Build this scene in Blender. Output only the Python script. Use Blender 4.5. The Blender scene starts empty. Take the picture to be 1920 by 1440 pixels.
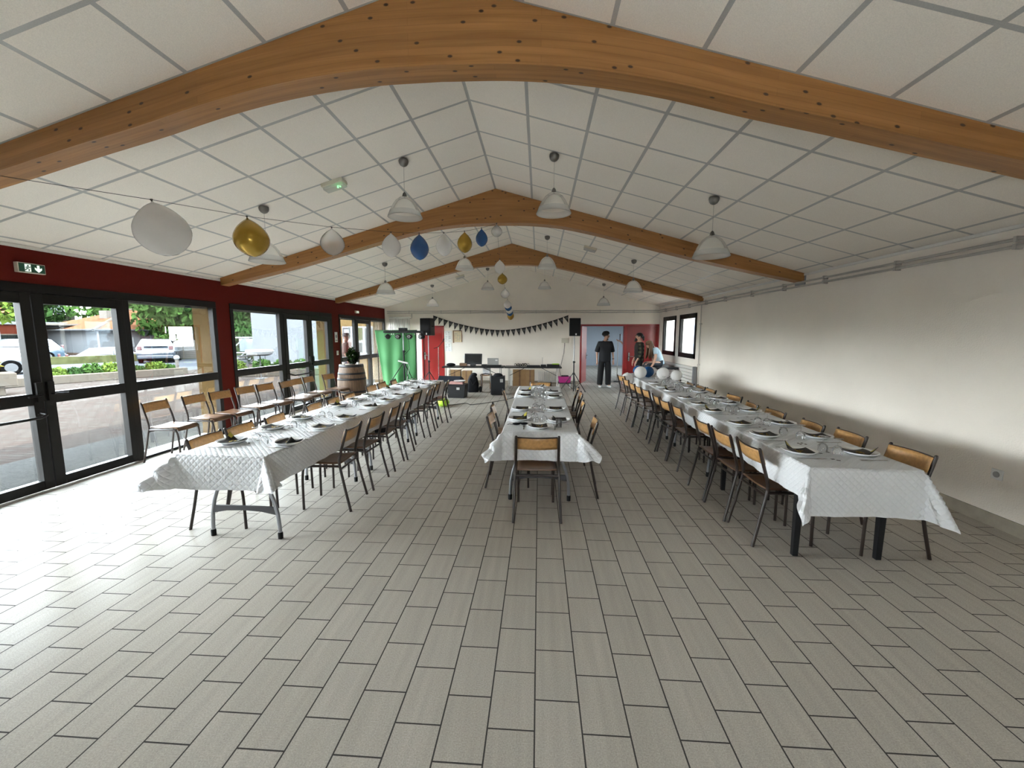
import bpy, bmesh, math, random
from mathutils import Vector, Matrix, Euler, noise
PI = math.pi
random.seed(7)
SC = bpy.context.scene
COL = SC.collection

# ------------------------------------------------------------------ camera
CAM_H = 1.66
cam = bpy.data.cameras.new('camera')
cam.sensor_width = 36.0
cam.lens = 36.0 * 770.0 / 1920.0
cam.clip_start = 0.05
cam.clip_end = 400
cam_o = bpy.data.objects.new('camera', cam)
COL.objects.link(cam_o)
cam_o.location = (0, 0, CAM_H)
cam_o.rotation_euler = (PI / 2 - 0.12012, 0, 0.06514)
SC.camera = cam_o

# ------------------------------------------------------------------ light and exposure
SC.view_settings.view_transform = 'Standard'
SC.view_settings.look = 'None'
SC.view_settings.gamma = 1.0
SC.view_settings.use_curve_mapping = False
SC.view_settings.exposure = 1.12
SKY = 25.0
world = bpy.data.worlds.new('sky')
SC.world = world
world.use_nodes = True
wn = world.node_tree.nodes
wl = world.node_tree.links
wn.clear()
w_out = wn.new('ShaderNodeOutputWorld')
w_bg = wn.new('ShaderNodeBackground')
w_tc = wn.new('ShaderNodeTexCoord')
w_sep = wn.new('ShaderNodeSeparateXYZ')
w_ramp = wn.new('ShaderNodeValToRGB')
w_ramp.color_ramp.elements[0].position = 0.0
w_ramp.color_ramp.elements[0].color = (0.93, 0.96, 1.0, 1)
w_ramp.color_ramp.elements[1].position = 0.7
w_ramp.color_ramp.elements[1].color = (0.72, 0.85, 1.0, 1)
wl.new(w_tc.outputs['Generated'], w_sep.inputs[0])
wl.new(w_sep.outputs['Z'], w_ramp.inputs[0])
wl.new(w_ramp.outputs[0], w_bg.inputs[0])
w_bg.inputs[1].default_value = SKY
wl.new(w_bg.outputs[0], w_out.inputs[0])
sun = bpy.data.lights.new('sun', 'SUN')
sun.energy = 15.0
sun.angle = math.radians(1.0)
sun.color = (1.0, 0.95, 0.86)
sun_o = bpy.data.objects.new('sun', sun)
COL.objects.link(sun_o)
sun_o.rotation_euler = Vector((-0.30, -0.52, -0.80)).to_track_quat('-Z', 'Y').to_euler()


def portal(loc, rot, sx, sy):
    l = bpy.data.lights.new('window_portal', 'AREA')
    l.shape = 'RECTANGLE'
    l.size = sx
    l.size_y = sy
    l.cycles.is_portal = True
    o = bpy.data.objects.new('window_portal', l)
    COL.objects.link(o)
    o.location = loc
    o.rotation_euler = rot
    return o


XL, XR, YB, YF = -5.26, 3.955, 13.885, -2.6
ZE, ZR, XM = 2.56, 3.867, -0.66
UNITS = [(1.60, 6.456), (6.757, 10.224), (10.600, 13.86)]
for a, b in UNITS:      # portals only guide the sampling of the sky through the glass
    portal((XL - 0.42, (a + b) / 2, 1.1), (0, -PI / 2, 0), 2.15, b - a)
portal((XR + 0.36, 11.32, 1.62), (0, PI / 2, 0), 1.15, 1.2)
portal((XR + 0.36, 12.87, 1.62), (0, PI / 2, 0), 1.15, 1.2)

portal((0.5, YF - 0.36, 1.1), (PI / 2, 0, PI), .6, 2.15)

# ------------------------------------------------------------------ materials
MATS = {}


def nd(nt, t, **kw):
    n = nt.nodes.new(t)
    for k, v in kw.items():
        setattr(n, k, v)
    return n


def mat(name, col, rough=0.5, metal=0.0, spec=0.5, var=0.0, vscale=8.0, bump=0.0, bscale=60.0, stretch=(1, 1, 1), coat=0.0, emit=None, estr=0.0, trans=0.0, alpha=1.0, sheen=0.0):
    m = bpy.data.materials.new(name)
    m.use_nodes = True
    nt = m.node_tree
    p = nt.nodes['Principled BSDF']
    p.inputs['Base Color'].default_value = (*col, 1)
    p.inputs['Roughness'].default_value = rough
    p.inputs['Metallic'].default_value = metal
    p.inputs['Specular IOR Level'].default_value = spec
    p.inputs['Coat Weight'].default_value = coat
    p.inputs['Transmission Weight'].default_value = trans
    p.inputs['Alpha'].default_value = alpha
    p.inputs['Sheen Weight'].default_value = sheen
    if emit:
        p.inputs['Emission Color'].default_value = (*emit, 1)
        p.inputs['Emission Strength'].default_value = estr
    if var or bump:
        tc = nd(nt, 'ShaderNodeTexCoord')
        mp = nd(nt, 'ShaderNodeMapping')
        mp.inputs['Scale'].default_value = stretch
        nt.links.new(tc.outputs['Object'], mp.inputs[0])
        if var:
            nz = nd(nt, 'ShaderNodeTexNoise')
            nz.inputs['Scale'].default_value = vscale
            nz.inputs['Detail'].default_value = 5
            nt.links.new(mp.outputs[0], nz.inputs['Vector'])
            rp = nd(nt, 'ShaderNodeValToRGB')
            rp.color_ramp.elements[0].position = 0.3
            rp.color_ramp.elements[1].position = 0.7
            rp.color_ramp.elements[0].color = (*[max(0, c * (1 - var)) for c in col], 1)
            rp.color_ramp.elements[1].color = (*[min(1, c * (1 + var)) for c in col], 1)
            nt.links.new(nz.outputs[0], rp.inputs[0])
            nt.links.new(rp.outputs[0], p.inputs['Base Color'])
        if bump:
            nb = nd(nt, 'ShaderNodeTexNoise')
            nb.inputs['Scale'].default_value = bscale
            nb.inputs['Detail'].default_value = 4
            nt.links.new(mp.outputs[0], nb.inputs['Vector'])
            bp = nd(nt, 'ShaderNodeBump')
            bp.inputs['Strength'].default_value = bump
            bp.inputs['Distance'].default_value = 0.01
            nt.links.new(nb.outputs[0], bp.inputs['Height'])
            nt.links.new(bp.outputs[0], p.inputs['Normal'])
    MATS[name] = m
    return m


def brick_mat(name, c1, c2, mortar, bw, rh, ms, offset, order, shift, rough, mrough, var=0.10, vscale=(3, 30, 3), bump=0.3, uv=False, bias=0.0, speck=0.0, spec=0.5):
    """Tiles from the brick texture; ORDER picks the axes that become the brick's length and height, SHIFT moves the joints (metres)."""
    m = bpy.data.materials.new(name)
    m.use_nodes = True
    nt = m.node_tree
    L = nt.links.new
    p = nt.nodes['Principled BSDF']
    p.inputs['Specular IOR Level'].default_value = spec
    tc = nd(nt, 'ShaderNodeTexCoord')
    sp = nd(nt, 'ShaderNodeSeparateXYZ')
    L(tc.outputs['UV' if uv else 'Object'], sp.inputs[0])
    cb = nd(nt, 'ShaderNodeCombineXYZ')
    L(sp.outputs[order[0]], cb.inputs[0])
    L(sp.outputs[order[1]], cb.inputs[1])
    mp = nd(nt, 'ShaderNodeMapping')
    mp.inputs['Location'].default_value = (-shift[0], -shift[1], 0)
    L(cb.outputs[0], mp.inputs[0])
    br = nd(nt, 'ShaderNodeTexBrick')
    br.offset = offset
    br.offset_frequency = 2
    br.squash = 1.0
    br.inputs['Color1'].default_value = (*c1, 1)
    br.inputs['Color2'].default_value = (*c2, 1)
    br.inputs['Mortar'].default_value = (*mortar, 1)
    br.inputs['Scale'].default_value = 1.0
    br.inputs['Mortar Size'].default_value = ms
    br.inputs['Mortar Smooth'].default_value = 0.1
    br.inputs['Bias'].default_value = bias
    br.inputs['Brick Width'].default_value = bw
    br.inputs['Row Height'].default_value = rh
    L(mp.outputs[0], br.inputs['Vector'])
    last = br.outputs['Color']
    if var:
        nm = nd(nt, 'ShaderNodeMapping')
        nm.inputs['Scale'].default_value = vscale
        L(tc.outputs['Object'], nm.inputs[0])
        nz = nd(nt, 'ShaderNodeTexNoise')
        nz.inputs['Scale'].default_value = 1.0
        nz.inputs['Detail'].default_value = 6
        L(nm.outputs[0], nz.inputs['Vector'])
        rp = nd(nt, 'ShaderNodeMapRange')
        rp.inputs[3].default_value = 1 - var
        rp.inputs[4].default_value = 1 + var
        L(nz.outputs[0], rp.inputs[0])
        mx = nd(nt, 'ShaderNodeMix', data_type='RGBA', blend_type='MULTIPLY')
        mx.inputs[0].default_value = 1.0
        L(last, mx.inputs[6])
        L(rp.outputs[0], mx.inputs[7])
        last = mx.outputs[2]
    if speck:
        n2 = nd(nt, 'ShaderNodeTexNoise')
        n2.inputs['Scale'].default_value = 170
        n2.inputs['Detail'].default_value = 2
        L(tc.outputs['Object'], n2.inputs['Vector'])
        r2 = nd(nt, 'ShaderNodeMapRange')
        r2.inputs[1].default_value = 0.3
        r2.inputs[2].default_value = 0.7
        r2.inputs[3].default_value = 1 - speck
        r2.inputs[4].default_value = 1 + speck
        L(n2.outputs[0], r2.inputs[0])
        m2 = nd(nt, 'ShaderNodeMix', data_type='RGBA', blend_type='MULTIPLY')
        m2.inputs[0].default_value = 1.0
        L(last, m2.inputs[6])
        L(r2.outputs[0], m2.inputs[7])
        last = m2.outputs[2]
    L(last, p.inputs['Base Color'])
    rr = nd(nt, 'ShaderNodeMapRange')
    rr.inputs[3].default_value = rough
    rr.inputs[4].default_value = mrough
    L(br.outputs['Fac'], rr.inputs[0])
    L(rr.outputs[0], p.inputs['Roughness'])
    if bump:
        nb = nd(nt, 'ShaderNodeTexNoise')
        nb.inputs['Scale'].default_value = 6.0
        L(tc.outputs['Object'], nb.inputs['Vector'])
        ma = nd(nt, 'ShaderNodeMath', operation='MULTIPLY_ADD')
        L(br.outputs['Fac'], ma.inputs[0])
        ma.inputs[1].default_value = -1.0
        L(nb.outputs[0], ma.inputs[2])
        bp = nd(nt, 'ShaderNodeBump')
        bp.inputs['Strength'].default_value = bump
        bp.inputs['Distance'].default_value = 0.004
        L(ma.outputs[0], bp.inputs['Height'])
        L(bp.outputs[0], p.inputs['Normal'])
    MATS[name] = m
    return m


def wood_mat(name, dark, light, knots=True, uv=True, gx=1.2, gy=26.0, rough=0.42, lam=0.045, knot_size=0.085):
    m = bpy.data.materials.new(name)
    m.use_nodes = True
    nt = m.node_tree
    L = nt.links.new
    p = nt.nodes['Principled BSDF']
    p.inputs['Roughness'].default_value = rough
    tc = nd(nt, 'ShaderNodeTexCoord')
    src = tc.outputs['UV' if uv else 'Object']
    mp = nd(nt, 'ShaderNodeMapping')
    mp.inputs['Scale'].default_value = (gx, gy, gy)
    L(src, mp.inputs[0])
    nz = nd(nt, 'ShaderNodeTexNoise')
    nz.inputs['Scale'].default_value = 1.0
    nz.inputs['Detail'].default_value = 7
    nz.inputs['Distortion'].default_value = 0.6
    L(mp.outputs[0], nz.inputs['Vector'])
    rp = nd(nt, 'ShaderNodeValToRGB')
    rp.color_ramp.elements[0].position = 0.30
    rp.color_ramp.elements[1].position = 0.72
    rp.color_ramp.elements[0].color = (*dark, 1)
    rp.color_ramp.elements[1].color = (*light, 1)
    L(nz.outputs[0], rp.inputs[0])
    last = rp.outputs[0]
    if lam:      # lamella tone: each glued layer a little different
        br = nd(nt, 'ShaderNodeTexBrick')
        br.offset = 0.37
        br.inputs['Color1'].default_value = (0.90, 0.90, 0.90, 1)
        br.inputs['Color2'].default_value = (1.06, 1.06, 1.06, 1)
        br.inputs['Mortar'].default_value = (0.78, 0.74, 0.70, 1)
        br.inputs['Scale'].default_value = 1.0
        br.inputs['Mortar Size'].default_value = 0.0012
        br.inputs['Brick Width'].default_value = 2.3
        br.inputs['Row Height'].default_value = lam
        L(src, br.inputs['Vector'])
        mx = nd(nt, 'ShaderNodeMix', data_type='RGBA', blend_type='MULTIPLY')
        mx.inputs[0].default_value = 1.0
        L(last, mx.inputs[6])
        L(br.outputs[0], mx.inputs[7])
        last = mx.outputs[2]
    if knots:
        km = nd(nt, 'ShaderNodeMapping')
        km.inputs['Scale'].default_value = (4.3, 8.0, 8.0)
        L(src, km.inputs[0])
        vo = nd(nt, 'ShaderNodeTexVoronoi', voronoi_dimensions='2D')
        vo.inputs['Scale'].default_value = 1.0
        L(km.outputs[0], vo.inputs['Vector'])
        kr = nd(nt, 'ShaderNodeMapRange')
        kr.inputs[1].default_value = knot_size * 0.55
        kr.inputs[2].default_value = knot_size
        kr.inputs[3].default_value = 1.0
        kr.inputs[4].default_value = 0.0
        L(vo.outputs['Distance'], kr.inputs[0])
        sx = nd(nt, 'ShaderNodeSeparateColor')
        L(vo.outputs['Color'], sx.inputs[0])
        gt = nd(nt, 'ShaderNodeMath', operation='GREATER_THAN')
        gt.inputs[1].default_value = 0.30
        L(sx.outputs[0], gt.inputs[0])
        mu = nd(nt, 'ShaderNodeMath', operation='MULTIPLY')
        L(kr.outputs[0], mu.inputs[0])
        L(gt.outputs[0], mu.inputs[1])
        m2 = nd(nt, 'ShaderNodeMix', data_type='RGBA')
        L(mu.outputs[0], m2.inputs[0])
        L(last, m2.inputs[6])
        m2.inputs[7].default_value = (0.045, 0.018, 0.008, 1)
        last = m2.outputs[2]
    L(last, p.inputs['Base Color'])
    MATS[name] = m
    return m


def glass_mat(name, tint=(1, 1, 1), refl=1.0, rough=0.0):
    m = bpy.data.materials.new(name)
    m.use_nodes = True
    nt = m.node_tree
    nt.nodes.clear()
    o = nd(nt, 'ShaderNodeOutputMaterial')
    mx = nd(nt, 'ShaderNodeMixShader')
    tr = nd(nt, 'ShaderNodeBsdfTransparent')
    tr.inputs[0].default_value = (*tint, 1)
    gl = nd(nt, 'ShaderNodeBsdfGlossy')
    gl.inputs['Roughness'].default_value = rough
    fr = nd(nt, 'ShaderNodeFresnel')
    fr.inputs[0].default_value = 1.45
    mu = nd(nt, 'ShaderNodeMath', operation='MULTIPLY')
    mu.inputs[1].default_value = refl
    nt.links.new(fr.outputs[0], mu.inputs[0])
    nt.links.new(mu.outputs[0], mx.inputs[0])
    nt.links.new(tr.outputs[0], mx.inputs[1])
    nt.links.new(gl.outputs[0], mx.inputs[2])
    nt.links.new(mx.outputs[0], o.inputs[0])
    MATS[name] = m
    return m


def translucent_mat(name, col, clear=0.3, rough=0.4, dif=0.5):
    """A thin see-through skin: part clear, part diffuse, part light let through."""
    m = bpy.data.materials.new(name)
    m.use_nodes = True
    nt = m.node_tree
    nt.nodes.clear()
    L = nt.links.new
    o = nd(nt, 'ShaderNodeOutputMaterial')
    tr = nd(nt, 'ShaderNodeBsdfTransparent')
    df = nd(nt, 'ShaderNodeBsdfDiffuse')
    df.inputs[0].default_value = (*col, 1)
    tl = nd(nt, 'ShaderNodeBsdfTranslucent')
    tl.inputs[0].default_value = (*col, 1)
    gl = nd(nt, 'ShaderNodeBsdfGlossy')
    gl.inputs['Roughness'].default_value = rough
    a = nd(nt, 'ShaderNodeMixShader')
    a.inputs[0].default_value = dif
    L(tl.outputs[0], a.inputs[1])
    L(df.outputs[0], a.inputs[2])
    b = nd(nt, 'ShaderNodeMixShader')
    b.inputs[0].default_value = clear
    L(a.outputs[0], b.inputs[1])
    L(tr.outputs[0], b.inputs[2])
    lw = nd(nt, 'ShaderNodeLayerWeight')
    lw.inputs[0].default_value = 0.12
    c = nd(nt, 'ShaderNodeMixShader')
    L(lw.outputs['Fresnel'], c.inputs[0])
    L(b.outputs[0], c.inputs[1])
    L(gl.outputs[0], c.inputs[2])
    L(c.outputs[0], o.inputs[0])
    MATS[name] = m
    return m


def quilt_mat(name, col, rough=0.42, size=0.05, strength=0.5):
    """White paper cloth with an embossed diamond quilt; UV is in metres of cloth."""
    m = mat(name, col, rough)
    nt = m.node_tree
    L = nt.links.new
    p = nt.nodes['Principled BSDF']
    tc = nd(nt, 'ShaderNodeTexCoord')
    sp = nd(nt, 'ShaderNodeSeparateXYZ')
    L(tc.outputs['UV'], sp.inputs[0])
    outs = []
    for sgn in (1, -1):
        a = nd(nt, 'ShaderNodeMath', operation='MULTIPLY_ADD')
        L(sp.outputs[0], a.inputs[0])
        a.inputs[1].default_value = sgn
        L(sp.outputs[1], a.inputs[2])
        b = nd(nt, 'ShaderNodeMath', operation='MULTIPLY')
        L(a.outputs[0], b.inputs[0])
        b.inputs[1].default_value = PI / size / 1.41
        c = nd(nt, 'ShaderNodeMath', operation='SINE')
        L(b.outputs[0], c.inputs[0])
        d = nd(nt, 'ShaderNodeMath', operation='ABSOLUTE')
        L(c.outputs[0], d.inputs[0])
        e = nd(nt, 'ShaderNodeMath', operation='POWER')
        L(d.outputs[0], e.inputs[0])
        e.inputs[1].default_value = 0.6
        outs.append(e)
    f = nd(nt, 'ShaderNodeMath', operation='MULTIPLY')
    L(outs[0].outputs[0], f.inputs[0])
    L(outs[1].outputs[0], f.inputs[1])
    nz = nd(nt, 'ShaderNodeTexNoise')
    nz.inputs['Scale'].default_value = 9
    nz.inputs['Detail'].default_value = 4
    L(tc.outputs['UV'], nz.inputs['Vector'])
    g = nd(nt, 'ShaderNodeMath', operation='MULTIPLY_ADD')
    L(nz.outputs[0], g.inputs[0])
    g.inputs[1].default_value = 1.6
    L(f.outputs[0], g.inputs[2])
    bp = nd(nt, 'ShaderNodeBump')
    bp.inputs['Strength'].default_value = strength
    bp.inputs['Distance'].default_value = 0.008
    L(g.outputs[0], bp.inputs['Height'])
    L(bp.outputs[0], p.inputs['Normal'])
    return m


# room
brick_mat('floor_tile', (0.405, 0.37, 0.32), (0.43, 0.392, 0.34), (0.06, 0.055, 0.05), 0.3, 0.2, 0.0035, 0.5, (1, 0), (1.996, -0.206), 0.24, 0.7, var=0.16, vscale=(26, 1.6, 1), bump=0.25, speck=0.16, spec=0.012)
brick_mat('ceiling_tile', (0.86, 0.80, 0.72), (0.84, 0.78, 0.70), (0.42, 0.41, 0.39), 0.6, 0.58, 0.016, 0.0, (0, 1), (0, 0), 0.85, 0.30, var=0.03, vscale=(2, 2, 2), bump=0.12, uv=True, speck=0.07)
mat('plaster', (0.84, 0.775, 0.69), 0.8, var=0.04, vscale=1.2, bump=0.35, bscale=70)
mat('red_paint', (0.10, 0.010, 0.006), 0.75, spec=0.1, bump=0.12, bscale=80)
mat('red_gloss', (0.27, 0.015, 0.014), 0.30)
mat('red_gloss_dark', (0.24, 0.013, 0.013), 0.30)
mat('bronze_frame', (0.010, 0.009, 0.008), 0.45, spec=0.15)
mat('shutter_white', (0.72, 0.70, 0.66), 0.5)
mat('skirting_tile', (0.33, 0.29, 0.23), 0.35, var=0.1, vscale=12)
mat('blue_room', (0.30, 0.345, 0.40), 0.7)
mat('white_paint', (0.74, 0.74, 0.72), 0.4)
mat('radiator_white', (0.62, 0.60, 0.56), 0.35)
mat('pipe_grey', (0.46, 0.43, 0.39), 0.4)
mat('steel', (0.42, 0.41, 0.39), 0.26, metal=1.0)
mat('lamp_metal', (0.20, 0.19, 0.175), 0.35, metal=0.9)
mat('grey_steel', (0.30, 0.31, 0.33), 0.32, metal=0.7)
mat('black_plastic', (0.012, 0.012, 0.013), 0.42, spec=0.25)
mat('black_rubber', (0.010, 0.010, 0.010), 0.7, spec=0.25)
mat('black_fabric', (0.010, 0.010, 0.012), 0.9, spec=0.25)
mat('navy_plastic', (0.014, 0.018, 0.028), 0.5, spec=0.25)
mat('speaker_grille', (0.010, 0.010, 0.011), 0.6, spec=0.25, bump=0.6, bscale=400)
wood_mat('beam_wood', (0.27, 0.118, 0.030), (0.40, 0.19, 0.056))
glass_mat('pane_glass', (0.96, 0.98, 0.97), 0.4)
glass_mat('clear_glass', (0.985, 0.987, 0.99), 0.8)
translucent_mat('lamp_frost', (0.90, 0.88, 0.83), 0.22, 0.25, 0.25)
translucent_mat('lamp_rim', (0.95, 0.95, 0.93), 0.40, 0.08, 0.25)
# furniture
mat('chair_tube', (0.022, 0.013, 0.010), 0.33)
mat('beech', (0.42, 0.23, 0.085), 0.30, var=0.16, vscale=3.0, stretch=(2, 14, 14))
mat('seat_brown', (0.135, 0.068, 0.034), 0.28, var=0.25, vscale=6.0)
mat('table_top', (0.60, 0.59, 0.57), 0.5)
mat('bar_dark', (0.05, 0.05, 0.055), 0.4)
quilt_mat('paper_cloth', (0.64, 0.64, 0.645), 0.45, 0.033, 0.45)
mat('porcelain', (0.88, 0.88, 0.87), 0.12)
mat('napkin_black', (0.016, 0.013, 0.010), 0.6)
mat('gold_print', (0.45, 0.30, 0.06), 0.4, metal=0.5)
mat('gold_paper', (0.40, 0.33, 0.05), 0.5)
mat('olive_foil', (0.10, 0.085, 0.03), 0.5)
mat('dark_card', (0.05, 0.04, 0.03), 0.6)
translucent_mat('balloon_white', (0.90, 0.88, 0.86), 0.06, 0.2, 0.5)
translucent_mat('balloon_clear', (0.95, 0.94, 0.93), 0.70, 0.06, 0.3)
mat('balloon_gold', (0.42, 0.26, 0.035), 0.22, metal=0.55)
mat('balloon_blue', (0.012, 0.075, 0.22), 0.20)
mat('string_dark', (0.05, 0.045, 0.04), 0.7)
mat('green_cloth', (0.045, 0.21, 0.060), 0.75, sheen=0.3)
mat('barrel_oak', (0.13, 0.075, 0.040), 0.55, var=0.35, vscale=5.0, stretch=(9, 9, 0.8))
mat('barrel_iron', (0.030, 0.028, 0.028), 0.45, metal=0.5)
mat('cardboard', (0.36, 0.22, 0.105), 0.85, var=0.06)
mat('paper_white', (0.78, 0.78, 0.76), 0.7)
mat('paper_cream', (0.68, 0.56, 0.36), 0.6)
mat('print_grey', (0.30, 0.30, 0.29), 0.7)
mat('print_pink', (0.55, 0.30, 0.27), 0.7)
mat('brown_wood', (0.22, 0.12, 0.06), 0.5, var=0.15)
mat('pink_plastic', (0.45, 0.02, 0.20), 0.4)
mat('hi_vis', (0.45, 0.72, 0.05), 0.6)
mat('screen_black', (0.010, 0.011, 0.013), 0.12)
mat('silver_plastic', (0.40, 0.39, 0.37), 0.35, metal=0.4)
mat('exit_green', (0.010, 0.09, 0.045), 0.4)
mat('exit_white', (0.85, 0.95, 0.85), 0.4, emit=(0.85, 1.0, 0.9), estr=0.35)
mat('led_green', (0.2, 0.9, 0.3), 0.3, emit=(0.25, 1.0, 0.35), estr=1.2)
mat('lens_white', (0.8, 0.8, 0.78), 0.15)
mat('cream_plastic', (0.60, 0.56, 0.46), 0.5)
# outside: base colours darkened to offset the strong sky and sun
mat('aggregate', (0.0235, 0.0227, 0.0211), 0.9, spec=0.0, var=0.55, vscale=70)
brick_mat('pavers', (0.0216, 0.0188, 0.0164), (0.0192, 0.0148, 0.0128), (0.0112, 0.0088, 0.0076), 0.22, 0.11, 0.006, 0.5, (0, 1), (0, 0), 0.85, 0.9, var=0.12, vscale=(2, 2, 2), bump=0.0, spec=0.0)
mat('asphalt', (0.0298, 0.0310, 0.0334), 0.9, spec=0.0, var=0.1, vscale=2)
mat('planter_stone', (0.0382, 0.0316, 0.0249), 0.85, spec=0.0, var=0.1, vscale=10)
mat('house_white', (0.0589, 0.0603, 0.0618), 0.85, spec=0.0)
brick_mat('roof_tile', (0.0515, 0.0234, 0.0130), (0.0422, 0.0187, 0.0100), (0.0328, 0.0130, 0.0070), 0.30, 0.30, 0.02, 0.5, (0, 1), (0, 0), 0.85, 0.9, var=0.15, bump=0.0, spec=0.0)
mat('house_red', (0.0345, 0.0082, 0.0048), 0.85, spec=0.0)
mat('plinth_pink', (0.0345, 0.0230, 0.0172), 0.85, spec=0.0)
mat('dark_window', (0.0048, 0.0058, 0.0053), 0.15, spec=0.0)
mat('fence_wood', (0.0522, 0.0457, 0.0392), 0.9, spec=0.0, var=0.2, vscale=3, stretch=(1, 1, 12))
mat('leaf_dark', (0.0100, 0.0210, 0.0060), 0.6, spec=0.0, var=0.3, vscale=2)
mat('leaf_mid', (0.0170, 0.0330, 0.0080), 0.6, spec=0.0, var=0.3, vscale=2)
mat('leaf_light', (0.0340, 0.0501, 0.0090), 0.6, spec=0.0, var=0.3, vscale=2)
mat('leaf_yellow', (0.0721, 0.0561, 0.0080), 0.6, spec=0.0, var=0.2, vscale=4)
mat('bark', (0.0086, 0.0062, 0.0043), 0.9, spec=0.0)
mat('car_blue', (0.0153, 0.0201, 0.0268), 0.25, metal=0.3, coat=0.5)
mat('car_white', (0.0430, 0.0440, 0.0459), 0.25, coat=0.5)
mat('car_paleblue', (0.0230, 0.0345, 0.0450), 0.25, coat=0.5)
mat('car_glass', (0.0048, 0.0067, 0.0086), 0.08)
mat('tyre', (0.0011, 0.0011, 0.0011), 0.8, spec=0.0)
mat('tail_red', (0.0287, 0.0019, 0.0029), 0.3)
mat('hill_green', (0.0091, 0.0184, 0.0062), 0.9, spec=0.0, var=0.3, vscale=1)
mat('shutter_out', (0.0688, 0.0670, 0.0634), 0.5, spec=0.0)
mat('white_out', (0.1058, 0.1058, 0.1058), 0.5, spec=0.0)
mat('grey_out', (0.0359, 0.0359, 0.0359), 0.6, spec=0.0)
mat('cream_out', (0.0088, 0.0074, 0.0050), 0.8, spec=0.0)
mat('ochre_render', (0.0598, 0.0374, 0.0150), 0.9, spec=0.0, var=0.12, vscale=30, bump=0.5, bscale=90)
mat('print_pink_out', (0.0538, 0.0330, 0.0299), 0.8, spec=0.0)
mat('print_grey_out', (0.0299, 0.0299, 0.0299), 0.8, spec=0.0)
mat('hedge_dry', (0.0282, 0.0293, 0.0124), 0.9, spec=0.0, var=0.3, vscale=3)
# people
mat('skin', (0.52, 0.30, 0.21), 0.5)
mat('hair_black', (0.012, 0.010, 0.009), 0.5)
mat('hair_brown', (0.13, 0.065, 0.028), 0.45, var=0.4, vscale=20, stretch=(14, 14, 1))
mat('tee_charcoal', (0.018, 0.019, 0.023), 0.85)
mat('trouser_black', (0.007, 0.007, 0.008), 0.85)
mat('shoe_white', (0.75, 0.75, 0.73), 0.5)
mat('tee_blue', (0.45, 0.57, 0.64), 0.8)
mat('denim_dark', (0.03, 0.036, 0.045), 0.85)
mat('shirt_beige', (0.050, 0.042, 0.036), 0.9, spec=0.05)  # beige base colour lowered against the outdoor brightness
mat('hat_dark', (0.010, 0.009, 0.008), 0.85)
mat('skin_dimmed', (0.11, 0.060, 0.042), 0.6, spec=0.1)  # skin colour darkened to offset the strong light on the outdoor figure
pm = brick_mat('plaid_shirt', (0.075, 0.068, 0.040), (0.062, 0.056, 0.032), (0.012, 0.012, 0.010), 0.11, 0.11, 0.028, 0.0, (1, 2), (0, 0), 0.9, 0.9, var=0.1, bump=0.0)
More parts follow.
